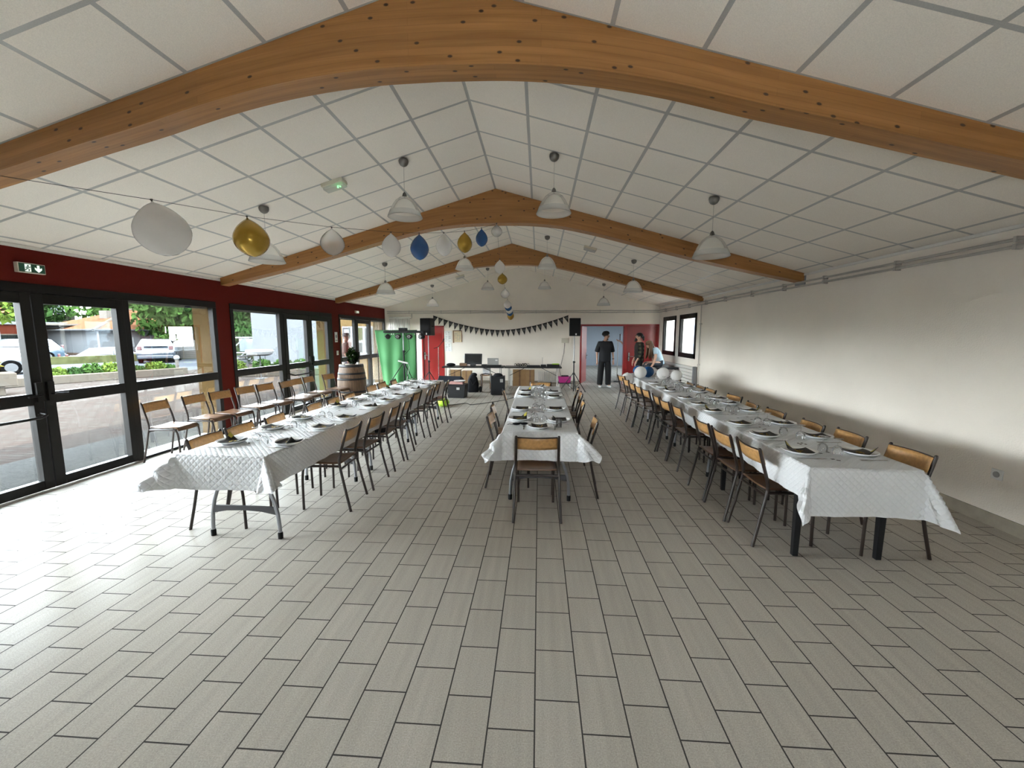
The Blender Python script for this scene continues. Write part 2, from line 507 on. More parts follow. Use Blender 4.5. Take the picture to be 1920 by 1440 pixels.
# ------------------------------------------------------------------ mesh helpers
class MB:
    def __init__(s):
        s.v, s.f, s.uv = [], [], {}

    def add(s, vs, fs, M=None, uvs=None):
        b = len(s.v)
        s.v += [tuple(M @ Vector(p)) if M else tuple(p) for p in vs]
        for i, f in enumerate(fs):
            if uvs:
                s.uv[len(s.f)] = uvs[i]
            s.f.append([b + k for k in f])
        return s

    def box(s, x0, x1, y0, y1, z0, z1, M=None):
        v = [(x0, y0, z0), (x1, y0, z0), (x1, y1, z0), (x0, y1, z0), (x0, y0, z1), (x1, y0, z1), (x1, y1, z1), (x0, y1, z1)]
        return s.add(v, [(0, 3, 2, 1), (4, 5, 6, 7), (0, 1, 5, 4), (1, 2, 6, 5), (2, 3, 7, 6), (3, 0, 4, 7)], M)

    def cbox(s, cx, cy, cz, sx, sy, sz, M=None):
        return s.box(cx - sx / 2, cx + sx / 2, cy - sy / 2, cy + sy / 2, cz - sz / 2, cz + sz / 2, M)

    def tube(s, pts, r, n=8, M=None, closed=False):
        pts = [Vector(p) for p in pts]
        rs = r if isinstance(r, (list, tuple)) else [r] * len(pts)
        vs, fs = [], []
        k = len(pts)
        up = None
        for i, p in enumerate(pts):
            if closed:
                d = pts[(i + 1) % k] - pts[i - 1]
            else:
                d = pts[min(i + 1, k - 1)] - pts[max(i - 1, 0)]
            d.normalize()
            if up is None:
                up = Vector((0, 0, 1)) if abs(d.z) < 0.9 else Vector((1, 0, 0))
            a = d.cross(up)
            if a.length < 1e-5:
                a = d.cross(Vector((0, 1, 0.3)))
            a.normalize()
            b = a.cross(d)
            up = b
            for j in range(n):
                t = 2 * PI * j / n
                vs.append(p + a * math.cos(t) * rs[i] + b * math.sin(t) * rs[i])
        for i in range(k if closed else k - 1):
            for j in range(n):
                q = (i + 1) % k
                fs.append((i * n + j, i * n + (j + 1) % n, q * n + (j + 1) % n, q * n + j))
        if not closed:
            fs.append(tuple(range(n))[::-1])
            fs.append(tuple((k - 1) * n + j for j in range(n)))
        return s.add(vs, fs, M)

    def lathe(s, prof, n=24, M=None, cap=True):
        vs, fs = [], []
        for r, z in prof:
            for j in range(n):
                t = 2 * PI * j / n
                vs.append((r * math.cos(t), r * math.sin(t), z))
        for i in range(len(prof) - 1):
            for j in range(n):
                fs.append((i * n + j, i * n + (j + 1) % n, (i + 1) * n + (j + 1) % n, (i + 1) * n + j))
        if cap:
            fs.append(tuple(range(n))[::-1])
            fs.append(tuple((len(prof) - 1) * n + j for j in range(n)))
        return s.add(vs, fs, M)

    def ball(s, c, rx, ry=None, rz=None, n=16, m=10, M=None):
        ry = ry or rx
        rz = rz or rx
        T = Matrix.Translation(c) @ Matrix.Diagonal((rx, ry, rz, 1))
        if M:
            T = M @ T
        prof = [(max(1e-4, math.sin(PI * i / m)), -math.cos(PI * i / m)) for i in range(m + 1)]
        return s.lathe(prof, n, T)

    def prism(s, poly, d0, d1, axis='y', M=None):
        n = len(poly)
        fn = {'y': lambda p, d: (p[0], d, p[1]), 'x': lambda p, d: (d, p[0], p[1]), 'z': lambda p, d: (p[0], p[1], d)}[axis]
        vs = [fn(p, d0) for p in poly] + [fn(p, d1) for p in poly]
        fs = [tuple(range(n)), tuple(range(2 * n - 1, n - 1, -1))]
        for i in range(n):
            j = (i + 1) % n
            fs.append((i, n + i, n + j, j))
        return s.add(vs, fs, M)

    def grid(s, fn, nu, nv, M=None, uvfn=None):
        vs = [fn(i / nu, j / nv) for i in range(nu + 1) for j in range(nv + 1)]
        fs, uvs = [], []
        for i in range(nu):
            for j in range(nv):
                q = [(i, j), (i + 1, j), (i + 1, j + 1), (i, j + 1)]
                fs.append([a * (nv + 1) + b for a, b in q])
                if uvfn:
                    uvs.append([uvfn(a / nu, b / nv) for a, b in q])
        return s.add(vs, fs, M, uvs if uvfn else None)

    def build(s, name, m, parent=None, smooth=False, bevel=0.0, loc=None, fix=True, solid=0.0):
        me = bpy.data.meshes.new(name)
        me.from_pydata([tuple(p) for p in s.v], [], s.f)
        if s.uv:
            ul = me.uv_layers.new(name='UVMap')
            for i, pl in enumerate(me.polygons):
                if i in s.uv:
                    for k, li in enumerate(pl.loop_indices):
                        ul.data[li].uv = s.uv[i][k]
        if fix or bevel:
            bm = bmesh.new()
            bm.from_mesh(me)
            if fix:
                bmesh.ops.recalc_face_normals(bm, faces=bm.faces)
            if bevel:
                es = [e for e in bm.edges if len(e.link_faces) == 2 and e.calc_face_angle(0) > 0.6]
                bmesh.ops.bevel(bm, geom=es, offset=bevel, segments=2, affect='EDGES', profile=0.5)
            bm.to_mesh(me)
            bm.free()
        if smooth:
            me.polygons.foreach_set('use_smooth', [True] * len(me.polygons))
            if smooth != 'all':
                try:
                    me.set_sharp_from_angle(angle=math.radians(40))
                except Exception:
                    pass
        for x in (m if isinstance(m, (list, tuple)) else [m]):
            me.materials.append(MATS[x])
        o = bpy.data.objects.new(name, me)
        COL.objects.link(o)
        if parent:
            o.parent = parent
        if loc:
            o.location = loc
        if solid:
            md = o.modifiers.new('thickness', 'SOLIDIFY')
            md.thickness = solid
        return o


def tag(o, label=None, cat=None, group=None, kind=None):
    if label:
        o['label'] = label
    if cat:
        o['category'] = cat
    if group:
        o['group'] = group
    if kind:
        o['kind'] = kind
    return o


def thing(name, label, cat, loc=(0, 0, 0), rz=0.0, group=None):
    o = bpy.data.objects.new(name, None)
    o.empty_display_size = 0.1
    COL.objects.link(o)
    o.location = loc
    o.rotation_euler = (0, 0, rz)
    return tag(o, label, cat, group)


def struct(o, label, cat='building part'):
    return tag(o, label, cat, None, 'structure')


def dup(root, loc, rz=0.0, label=None, group=None):
    r = root.copy()
    COL.objects.link(r)
    r.location = loc
    r.rotation_euler = (0, 0, rz)
    if label:
        r['label'] = label
    if group:
        r['group'] = group
    for ch in list(root.children):
        c = ch.copy()
        COL.objects.link(c)
        c.parent = r
        for g in list(ch.children):
            d = g.copy()
            COL.objects.link(d)
            d.parent = c
    return r


ORD = 'first second third fourth fifth sixth seventh eighth ninth tenth eleventh twelfth'.split()


def RZ(a):
    return Matrix.Rotation(a, 4, 'Z')


def TR(x, y, z):
    return Matrix.Translation((x, y, z))


def skin(name, verts, edges, m, parent=None, sub=1, smooth=True):
    """One continuous surface grown round a skeleton: verts are (x, y, z, r) or (x, y, z, rx, ry)."""
    me = bpy.data.meshes.new(name)
    me.from_pydata([v[:3] for v in verts], edges, [])
    o = bpy.data.objects.new(name, me)
    COL.objects.link(o)
    o.modifiers.new('skin', 'SKIN').use_smooth_shade = smooth
    if sub:
        sm = o.modifiers.new('sub', 'SUBSURF')
        sm.levels = sub
        sm.render_levels = sub
    lay = me.skin_vertices[0].data
    for i, v in enumerate(verts):
        lay[i].radius = (v[3], v[4] if len(v) > 4 else v[3])
        lay[i].use_root = (i == 0)
    dg = bpy.context.evaluated_depsgraph_get()
    nm = bpy.data.meshes.new_from_object(o.evaluated_get(dg))
    COL.objects.unlink(o)
    bpy.data.objects.remove(o)
    nm.name = name
    nm.materials.clear()
    nm.materials.append(MATS[m])
    nm.polygons.foreach_set('use_smooth', [True] * len(nm.polygons))
    q = bpy.data.objects.new(name, nm)
    COL.objects.link(q)
    if parent:
        q.parent = parent
    return q
# ------------------------------------------------------------------ the room shell
XM = -0.68
b = MB()
b.add([(XL - 0.4, YF - .3, 0), (XR + 0.3, YF - .3, 0), (XR + 0.3, YB + .15, 0), (XL - 0.4, YB + .15, 0)], [(0, 1, 2, 3)])
struct(b.build('floor', 'floor_tile', fix=False), 'beige grey rectangular floor tiles laid in half bond', 'floor')

def zc(x):
    return ZR - (ZR - ZE) * ((x - XM) / (XR + 0.02 - XM) if x > XM else (XM - x) / (XM - XL + 0.02))

b = MB()
BAYS = [(YF - .1, 2.91, 2.22), (2.91, 6.63, 2.95), (6.63, 10.45, 6.75), (10.45, YB + .05, 10.55)]
for y0, y1, u0 in BAYS:
    for sgn, xe in ((1, XR), (-1, XL)):
        k = 1.0385
        vs = [(XM, y0, ZR), (xe, y0, ZE), (xe, y1, ZE), (XM, y1, ZR)]
        w = abs(xe - XM) * k
        uv = [(y0 - u0, 0), (y0 - u0, w), (y1 - u0, w), (y1 - u0, 0)]
        b.add(vs, [(0, 1, 2, 3)], None, [uv])
b.add([(XL - .4, YF - .4, ZE + .05), (XM, YF - .4, ZR + .12), (XM, YB + .2, ZR + .12), (XL - .4, YB + .2, ZE + .05)], [(0, 1, 2, 3)])
b.add([(XR + .4, YF - .4, ZE + .05), (XM, YF - .4, ZR + .12), (XM, YB + .2, ZR + .12), (XR + .4, YB + .2, ZE + .05)], [(0, 1, 2, 3)])
struct(b.build('ceiling', 'ceiling_tile', fix=False), 'white suspended ceiling panels on two slopes', 'ceiling')
for nm, x, sg in (('trim_1', XR - .012, 1), ('trim_2', XL + .012, -1)):
    b = MB()
    b.box(x - .012, x + .012, YF, YB, ZE - .03, ZE)
    struct(b.build(nm, 'shutter_white'), 'thin white edge trim under the ceiling', 'trim')

# left wall: red inside, ochre outside, with the glazed bays left open
b = MB()
b2 = MB()
HZ = 2.185
edges = [YF] + [e for u in UNITS for e in u] + [YB]
for i in range(0, len(edges), 2):
    b.box(XL - .06, XL, edges[i], edges[i + 1], 0, HZ)
    b2.box(XL - .42, XL - .06, edges[i] + (.02 if i else -.3), edges[i + 1] - .02, -.05, HZ)
b.box(XL - .06, XL, YF, YB, HZ, ZE + .03)
b2.box(XL - .42, XL - .06, YF - .3, YB + .15, HZ - .06, ZE + .05)
struct(b.build('wall_left', 'red_paint'), 'dark red wall above and between the glazed doors', 'wall')
struct(b2.build('wall_left_outside', 'ochre_render'), 'ochre rendered outer skin of the window wall', 'wall')
b = MB()
for a, c in UNITS:
    b.box(XL - .30, XL - .075, a + .03, c - .03, 2.075, HZ - .062)
struct(b.build('trim_3', 'shutter_out'), 'pale roller shutter boxes over the glazing', 'trim')

# right wall with two windows
b = MB()
W = [(10.70, 11.94), (12.27, 13.47)]
ys = [YF, 10.70, 11.94, 12.27, 13.47, YB]
for i in (0, 2, 4):
    b.box(XR, XR + .34, ys[i], ys[i + 1], 0, ZE + .03)
for a, c in W:
    b.box(XR, XR + .34, a, c, 0, 1.04)
    b.box(XR, XR + .34, a, c, 2.20, ZE + .03)
b.box(XR - .02, XR, 13.72, YB, 0, ZE)
struct(b.build('wall_right', 'plaster'), 'long off-white plaster wall', 'wall')
b = MB()
b.prism([(XL - .1, 0), (-4.0, 0), (-4.0, 1.955), (-3.22, 1.955), (-3.22, 0), (1.364, 0), (1.364, 1.993), (3.948, 1.993), (3.948, 0), (XR + .1, 0), (XR + .1, ZE), (XM, ZR + .05), (XL - .1, ZE)], YB, YB + .14)
struct(b.build('wall_back', 'plaster'), 'off-white gable wall behind the music equipment', 'wall')
b = MB()
b.prism([(XL - .1, 0), (.2, 0), (.2, 2.15), (.8, 2.15), (.8, 0), (XR + .1, 0), (XR + .1, ZE), (XM, ZR + .05), (XL - .1, ZE)], YF - .3, YF)
struct(b.build('wall_front', 'plaster'), 'plain wall behind the viewer', 'wall')
b = MB()
b.box(XR - .012, XR, YF, 13.72, 0, .115)
struct(b.build('baseboard_right', 'skirting_tile', bevel=.003), 'beige tile skirting along the white wall', 'skirting')
b = MB()
for a, c in ((XL, -4.02), (-3.20, 1.35)):
    b.box(a, c, YB - .012, YB, 0, .10)
struct(b.build('baseboard_back', 'skirting_tile'), 'beige tile skirting along the gable wall', 'skirting')

# ---------------------------------------------------------------- glazed bays of the left wall
FX0, FX1 = XL - .065, XL + .012       # frame depth

def bars(rects, name, parent, x0=FX0, x1=FX1):
    m = MB()
    for y0, y1, z0, z1 in rects:
        m.box(x0, x1, y0, y1, z0, z1)
    return m.build(name, 'bronze_frame', parent, bevel=.004)

def pane(y0, y1, z0, z1, parent):
    m = MB()
    m.box(XL - .034, XL - .028, y0, y1, z0, z1)
    return m.build('pane', 'pane_glass', parent)

RZ0, RZ1 = .925, 1.045

def fixed(w, y0, y1):
    pane(y0 - .01, y1 + .01, .03, RZ0 + .01, w)
    pane(y0 - .01, y1 + .01, RZ1 - .01, 2.095, w)

def door(n, y0, y1, gy0, gy1, lab, hinge_low=True, bar=True):
    d = thing('door_%d' % n, lab, 'door')
    tag(d, kind='structure')
    bars([(y0, gy0, .012, 2.085), (gy1, y1, .012, 2.085), (gy0, gy1, .012, .112), (gy0, gy1, RZ0, RZ1), (gy0, gy1, 1.98, 2.085)], 'door_frame', d, XL - .055, XL + .022)
    pane(gy0 - .01, gy1 + .01, .105, RZ0 + .01, d)
    pane(gy0 - .01, gy1 + .01, RZ1 - .01, 1.985, d)
    if bar:
        m = MB()
        ye, yo = (gy1 + .05, gy0 - .04) if not hinge_low else (gy0 - .05, gy1 + .04)
        m.tube([(XL + .02, ye, .84), (XL + .10, ye, .82), (XL + .115, ye + (.06 if ye < yo else -.06), .80), (XL + .115, yo - (.06 if ye < yo else -.06), .80), (XL + .10, yo, .82), (XL + .02, yo, .84)], .014, 8)
        m.build('push_bar', 'bronze_frame', d, smooth=True)
    m = MB()
    yl = gy1 + .05 if hinge_low else gy0 - .05
    m.box(XL + .022, XL + .05, yl - .03, yl + .03, .96, 1.16)
    s = -1 if hinge_low else 1
    m.tube([(XL + .04, yl, 1.03), (XL + .075, yl, 1.03), (XL + .08, yl + s * .13, 1.02)], .011, 8)
    m.build('door_handle', 'bronze_frame', d, smooth=True)
    return d

def window(n, y0, y1, mullions, panes, lab, door_gaps=()):
    w = thing('window_%d' % n, lab, 'window')
    tag(w, kind='structure')
    r = [(y0, y1, 2.09, HZ), (y0, y0 + .075, 0, 2.09), (y1 - .075, y1, 0, 2.09)]
    r += [(a, c, 0, 2.09) for a, c in mullions]
    for a, c in panes:
        r += [(a, c, 0, .035), (a, c, RZ0, RZ1)]
    bars(r, 'window_frame', w)
    for a, c in panes:
        fixed(w, a, c)
    return w

window(1, 1.60, 6.456, [(2.93, 3.03), (4.93, 5.01)], [(1.675, 2.93), (5.01, 6.381)], 'large dark framed glazed bay facing the parked blue car')
door(1, 3.03, 3.975, 3.12, 3.885, 'dark framed glass door nearest the viewer')
door(2, 3.985, 4.93, 4.085, 4.84, 'dark framed glass door facing the orange roofed house', False, False)
window(2, 6.757, 10.224, [(8.09, 8.21), (10.06, 10.15)], [(6.832, 8.09)], 'middle dark framed glazed bay facing the white building')
door(3, 8.21, 9.135, 8.32, 9.04, 'middle glass door with a push bar')
door(4, 9.14, 10.06, 9.265, 9.965, 'middle glass door beside the red pier', False, False)
window(3, 10.60, 13.86, [(11.51, 11.60), (12.56, 12.66)], [(10.69, 11.51), (12.66, 13.785)], 'far dark framed glazed bay behind the barrel')
door(5, 11.60, 12.56, 11.71, 12.46, 'narrow glass door behind the barrel and plant', False, False)

# right wall windows
for k, (a, c) in enumerate(W):
    w = thing('window_%d' % (4 + k), ('small dark window nearer the white wall' if k == 0 else 'small dark window beside the gable corner'), 'window')
    tag(w, kind='structure')
    m = MB()
    x0, x1 = XR - .02, XR + .06
    m.box(x0, x1, a, a + .10, 1.04, 2.20)
    m.box(x0, x1, c - .10, c, 1.04, 2.20)
    m.box(x0, x1, a, c, 1.04, 1.165)
    m.box(x0, x1, a, c, 2.08, 2.20)
    m.build('window_frame', 'bronze_frame', w, bevel=.004)
    m = MB()
    m.box(XR + .02, XR + .026, a + .08, c - .08, 1.13, 2.12)
    m.build('pane', 'pane_glass', w)
    m = MB()
    m.box(x0 - .012, x0, (a + c) / 2 - .06, (a + c) / 2 + .06, 2.125, 2.155)
    m.build('window_handle', 'bronze_frame', w)
m = MB()
m.box(XR + 2.0, XR + 2.2, 8.5, 13.9, -.1, 3.0)
struct(m.build('wall_neighbour', 'cream_out'), 'sunlit cream wall outside the small windows', 'wall')

d = thing('door_9', 'added glazed door behind the viewer for more daylight', 'door')  # unseen door, added to bring daylight in from behind the camera
tag(d, kind='structure')
m = MB()
for x in (.2, .73):
    m.box(x, x + .07, YF - .08, YF - .02, 0, 2.15)
for z in (0, .95, 2.08):
    m.box(.2, .8, YF - .08, YF - .02, z, z + .07)
m.build('door_frame', 'bronze_frame', d)
m = MB()
m.box(.22, .78, YF - .05, YF - .044, .02, 2.13)
m.build('pane', 'pane_glass', d)

# ---------------------------------------------------------------- doors of the gable wall and the room behind
t = MB()
t.box(1.364, 1.42, YB - .02, YB + .14, 0, 1.993)
t.box(3.90, 3.952, YB - .02, YB + .14, 0, 1.993)
t.box(1.364, 3.952, YB - .02, YB + .14, 1.93, 1.993)
t.box(2.80, 2.91, YB - .025, YB + .14, 0, 1.93)
struct(t.build('trim_4', 'red_gloss', bevel=.005), 'red painted door frame beside the standing speaker', 'door frame')
d = thing('door_6', 'red door standing open into the blue room', 'door', (1.42, YB + .10, 0))
tag(d, kind='structure')
d.rotation_euler = (0, 0, math.radians(73))
m = MB()
m.box(0, .86, -.02, .02, .01, 1.925)
m.build('leaf', 'red_gloss', d, bevel=.004)
m = MB()
m.box(.74, .78, -.032, -.02, .80, 1.02)
m.tube([(.76, -.03, .93), (.76, -.075, .93), (.64, -.08, .93)], .010, 8)
m.build('door_handle', 'steel', d, smooth=True)
d = thing('door_7', 'closed red door behind the plaid shirted man', 'door')
tag(d, kind='structure')
m = MB()
m.box(2.91, 3.90, YB + .02, YB + .06, .01, 1.93)
m.build('leaf', 'red_gloss_dark', d, bevel=.004)
m = MB()
m.box(2.965, 3.01, YB + .005, YB + .02, .78, 1.06)
m.tube([(2.99, YB + .01, .93), (2.99, YB - .05, .93), (3.13, YB - .055, .93)], .012, 8)
m.build('door_handle', 'steel', d, smooth=True)
t = MB()
t.box(-4.0, -3.95, YB - .015, YB + .14, 0, 1.955)
t.box(-3.27, -3.22, YB - .015, YB + .14, 0, 1.955)
t.box(-4.0, -3.22, YB - .015, YB + .14, 1.91, 1.955)
struct(t.build('trim_5', 'red_gloss', bevel=.004), 'red painted door frame behind the angled speaker', 'door frame')
d = thing('door_8', 'red door behind the microphone stand', 'door')
tag(d, kind='structure')
m = MB()
m.box(-3.95, -3.27, YB + .03, YB + .07, .01, 1.91)
m.build('leaf', 'red_gloss', d, bevel=.004)
m = MB()
m.box(-3.92, -3.88, YB + .018, YB + .03, .80, 1.05)
m.tube([(-3.90, YB + .02, .95), (-3.90, YB - .03, .95), (-3.78, YB - .035, .95)], .011, 8)
m.build('door_handle', 'steel', d, smooth=True)
# back room
b = MB()
b.add([(-1.0, YB + .14, 0.001), (6.5, YB + .14, 0.001), (6.5, 22.4, 0.001), (-1.0, 22.4, 0.001)], [(0, 1, 2, 3)])
struct(b.build('floor_back_room', 'floor_tile', fix=False), 'tiled floor of the room behind the open door', 'floor')
b = MB()
b.box(-1.2, 6.7, 22.3, 22.5, 0, 2.7)
b.box(-1.2, -1.0, YB + .14, 22.4, 0, 2.7)
b.box(6.5, 6.7, YB + .14, 16.6, 0, 2.7)
b.box(6.5, 6.7, 19.6, 22.4, 0, 2.7)
b.box(6.5, 6.7, 16.6, 19.6, 0, .9)
b.box(6.5, 6.7, 16.6, 19.6, 2.2, 2.7)
b.box(-1.2, 6.7, YB + .14, 22.5, 2.7, 2.8)
b.box(XR + .1, 6.7, YB + .0, YB + .14, 0, 2.7)
struct(b.build('wall_back_room', 'blue_room'), 'blue grey walls of the room behind the open door', 'wall')
w = struct(thing('window_6', 'unseen window added to light the blue grey room', 'window'), 'unseen window added to light the blue grey room', 'window')  # out of view, added to give the back room light
m = MB()
for y in (16.6, 18.06, 19.52):
    m.box(6.56, 6.62, y, y + .08, .9, 2.2)
m.build('window_frame', 'bronze_frame', w)
m = MB()
m.box(6.58, 6.586, 16.6, 19.6, .9, 2.2)
m.build('pane', 'pane_glass', w)
portal((6.72, 18.1, 1.55), (0, PI / 2, 0), 1.3, 3.0)

# ---------------------------------------------------------------- laminated timber beams
def spline(pts, n=70):
    xs = [p[0] for p in pts]
    out = []
    for i in range(n + 1):
        x = xs[0] + (xs[-1] - xs[0]) * i / n
        k = max(j for j in range(len(xs)) if xs[j] <= x + 1e-9)
        k = min(k, len(xs) - 2)
        p0, p1, p2, p3 = pts[max(k - 1, 0)], pts[k], pts[k + 1], pts[min(k + 2, len(pts) - 1)]
        h = p2[0] - p1[0]
        t = (x - p1[0]) / h
        m1 = (p2[1] - p0[1]) / (p2[0] - p0[0]) * h
        m2 = (p3[1] - p1[1]) / (p3[0] - p1[0]) * h
        t2, t3 = t * t, t * t * t
        out.append((x, (2 * t3 - 3 * t2 + 1) * p1[1] + (t3 - 2 * t2 + t) * m1 + (-2 * t3 + 3 * t2) * p2[1] + (t3 - t2) * m2))
    return out

ARC = [(0, 3.365), (.5, 3.352), (1.0, 3.30), (1.5, 3.195), (2.0, 3.065), (2.6, 2.905), (3.4, 2.705), (4.64, 2.435)]
ARC1 = [(0, 3.375), (.5, 3.362), (1.0, 3.31), (1.5, 3.215), (2.05, 3.075), (2.56, 2.955), (3.1, 2.82), (3.6, 2.70), (4.64, 2.44)]

def beam(n, y, arc, lab):
    half = spline(arc, 40)
    low = [(XM - d, z) for d, z in half[::-1]] + [(XM + d, z) for d, z in half[1:]]
    low = [p for p in low if XL - .005 <= p[0] <= XR + .005]
    m = MB()
    y1 = y + .18
    N = len(low)
    for i in range(N - 1):
        (xa, za), (xb, zb) = low[i], low[i + 1]
        ta, tb = zc(xa) + .03, zc(xb) + .03
        for yy in (y, y1):
            m.add([(xa, yy, za), (xb, yy, zb), (xb, yy, tb), (xa, yy, ta)], [(0, 1, 2, 3)], None, [[(xa, 0 + yy), (xb, 0 + yy), (xb, yy + tb - zb), (xa, yy + ta - za)]])
        m.add([(xa, y, za), (xb, y, zb), (xb, y1, zb), (xa, y1, za)], [(0, 1, 2, 3)], None, [[(xa + .3, y), (xb + .3, y), (xb + .3, y1), (xa + .3, y1)]])
    o = m.build('roof_beam', 'beam_wood')
    tag(o, lab, 'beam', 'curved laminated roof beams')
    tag(o, kind='structure')
    return o

beam(1, 2.82, ARC1, 'nearest arched laminated timber beam spanning the hall')
beam(2, 6.54, ARC, 'middle arched laminated timber beam carrying the balloon string')
beam(3, 10.36, ARC, 'farthest arched laminated timber beam before the gable wall')
m = MB()
m.box(XR - .012, XR, 6.52, 6.76, 2.38, 2.56)
struct(m.build('trim_6', 'grey_steel'), 'steel bearing plate under the middle beam', 'plate')
# ------------------------------------------------------------------ outside the glazing
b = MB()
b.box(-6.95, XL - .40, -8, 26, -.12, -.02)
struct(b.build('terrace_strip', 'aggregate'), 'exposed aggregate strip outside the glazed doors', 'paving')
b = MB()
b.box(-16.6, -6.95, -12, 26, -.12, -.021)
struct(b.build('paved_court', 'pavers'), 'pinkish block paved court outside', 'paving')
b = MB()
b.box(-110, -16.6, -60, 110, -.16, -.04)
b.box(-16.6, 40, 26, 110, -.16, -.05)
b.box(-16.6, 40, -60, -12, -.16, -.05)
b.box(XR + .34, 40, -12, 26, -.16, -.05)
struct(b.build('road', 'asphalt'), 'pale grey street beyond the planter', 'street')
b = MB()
b.box(XL - 1.62, XL - .40, YF - .6, YB + .3, 2.62, 2.74)  # out of view, added to cut sky light on the floor by the glass
struct(b.build('added_eaves', 'shutter_out'), 'unseen roof overhang added to block high sky above the glazing', 'eaves')

def leaves(m, c, rx, ry, rz, n, size, rnd, hollow=.55):
    for _ in range(n):
        while True:
            p = Vector((rnd.uniform(-1, 1), rnd.uniform(-1, 1), rnd.uniform(-1, 1)))
            if hollow < p.length < 1:
                break
        q = Vector((c[0] + p.x * rx, c[1] + p.y * ry, c[2] + p.z * rz))
        R = Euler((rnd.uniform(0, 6.3), rnd.uniform(0, 6.3), rnd.uniform(0, 6.3))).to_matrix().to_4x4()
        s = size * rnd.uniform(.6, 1.3)
        m.add([(-s, 0, 0), (0, -s * .5, s * .12), (s, 0, 0), (0, s * .5, s * .12)], [(0, 1, 2, 3)], Matrix.Translation(q) @ R)

def tree(x, y, h, r, label, lm='leaf_mid', n=2600, size=.28, seed=1, lobes=7, trunk=.35, base=-.04):
    rnd = random.Random(seed)
    t = thing('tree', label, 'tree', (x, y, base), 0, 'trees beyond the street')
    m = MB()
    m.tube([(0, 0, 0), (.05, .03, h * trunk * .6), (0, .05, h * .7)], [r * .09, r * .07, r * .03], 9)
    for k in range(4):
        a = k * 1.6 + seed
        m.tube([(0, 0, h * trunk), (math.cos(a) * r * .4, math.sin(a) * r * .4, h * .6)], [r * .045, r * .015], 6)
    m.build('trunk', 'bark', t, smooth=True)
    m = MB()
    for k in range(lobes):
        a = 2 * PI * k / lobes + rnd.uniform(-.3, .3)
        d = r * rnd.uniform(.25, .6) if k else 0
        zz = h * rnd.uniform(trunk + .1, .86)
        rr = r * rnd.uniform(.45, .68)
        leaves(m, (math.cos(a) * d, math.sin(a) * d, zz), rr, rr, rr * .8, n // lobes, size, rnd)
    m.build('crown', lm, t, fix=False)
    return t

def bush(name, x, y, z, rx, ry, rz, label, lm, n=500, size=.08, seed=3, cat='shrub', group=None, flowers=None):
    rnd = random.Random(seed)
    t = thing(name, label, cat, (x, y, z), 0, group)
    m = MB()
    for k in range(5):
        a = k * 1.26
        m.tube([(0, 0, 0), (math.cos(a) * rx * .5, math.sin(a) * ry * .5, rz * 1.1)], [.012, .005], 5)
    m.build('stem', 'bark', t)
    m = MB()
    leaves(m, (0, 0, rz), rx, ry, rz, n, size, rnd, .2)
    m.build('foliage', lm, t, fix=False)
    return t

# kerb high planter wall in front of the street
P0, P1 = Vector((-17.2, 10.6, 0)), Vector((-14.9, 16.5, 0))
dv = (P1 - P0).normalized()
ang = math.atan2(dv.y, dv.x)
t = tag(MB().box(0, (P1 - P0).length, 0, .28, -.02, .26).build('planter_wall', 'planter_stone', bevel=.02, loc=(P0.x, P0.y, 0)), 'low pinkish stone planter wall bordering the paved court', 'planter wall')
t.rotation_euler = (0, 0, ang)
nrm = Vector((-dv.y, dv.x, 0))
lab = ['low leafy clump at the far left of the stone planter', 'thin leafy clump beside the glass door mullion', 'bright green clump facing the silver sedan', 'full green clump before the house window', 'sparse pale clump left of the blue car', 'bright leafy clump under the blue car', 'small flowering clump beside the bollard']
lms = ['leaf_light', 'leaf_dark', 'leaf_mid', 'leaf_light', 'leaf_dark', 'leaf_light', 'leaf_mid']
for k, (f, rr, hh) in enumerate([(.42, .30, .22), (.50, .26, .20), (.57, .32, .26), (.66, .38, .26), (.78, .28, .18), (.88, .38, .24), (.96, .20, .16)]):
    p = P0 + dv * (f * (P1 - P0).length) + nrm * .85
    bush('planter_shrub', p.x, p.y, .06, rr, rr, hh, lab[k], lms[k], 420, .075, 11 + k, 'shrub', 'shrubs in the stone planter')
# stone planter with yellow flowers on blocks
t = thing('stone_planter', 'pale stone planter on blocks holding yellow flowers', 'planter', (-15.2, 10.0, -.02), math.radians(60))
MB().box(-.9, .75, -.4, .4, .26, .62).build('trough', 'planter_stone', t, bevel=.02)
for x in (-.7, .1):
    MB().box(x, x + .42, -.3, .3, 0, .26).build('block', 'planter_stone', t, bevel=.02)
bush('flower_clump', -15.2, 10.0, .60, .7, .45, .22, 'yellow flowering clump in the stone planter', 'leaf_yellow', 600, .07, 31, 'flowers')
# bollard
t = thing('bollard_light', 'slim grey bollard lamp with a white globe', 'bollard', (-17.6, 18.9, -.04))
MB().lathe([(.07, 0), (.07, .5)], 14).build('post', 'fence_wood', t, smooth=True)
MB().ball((0, 0, .58), .12).build('globe', 'white_out', t, smooth='all')

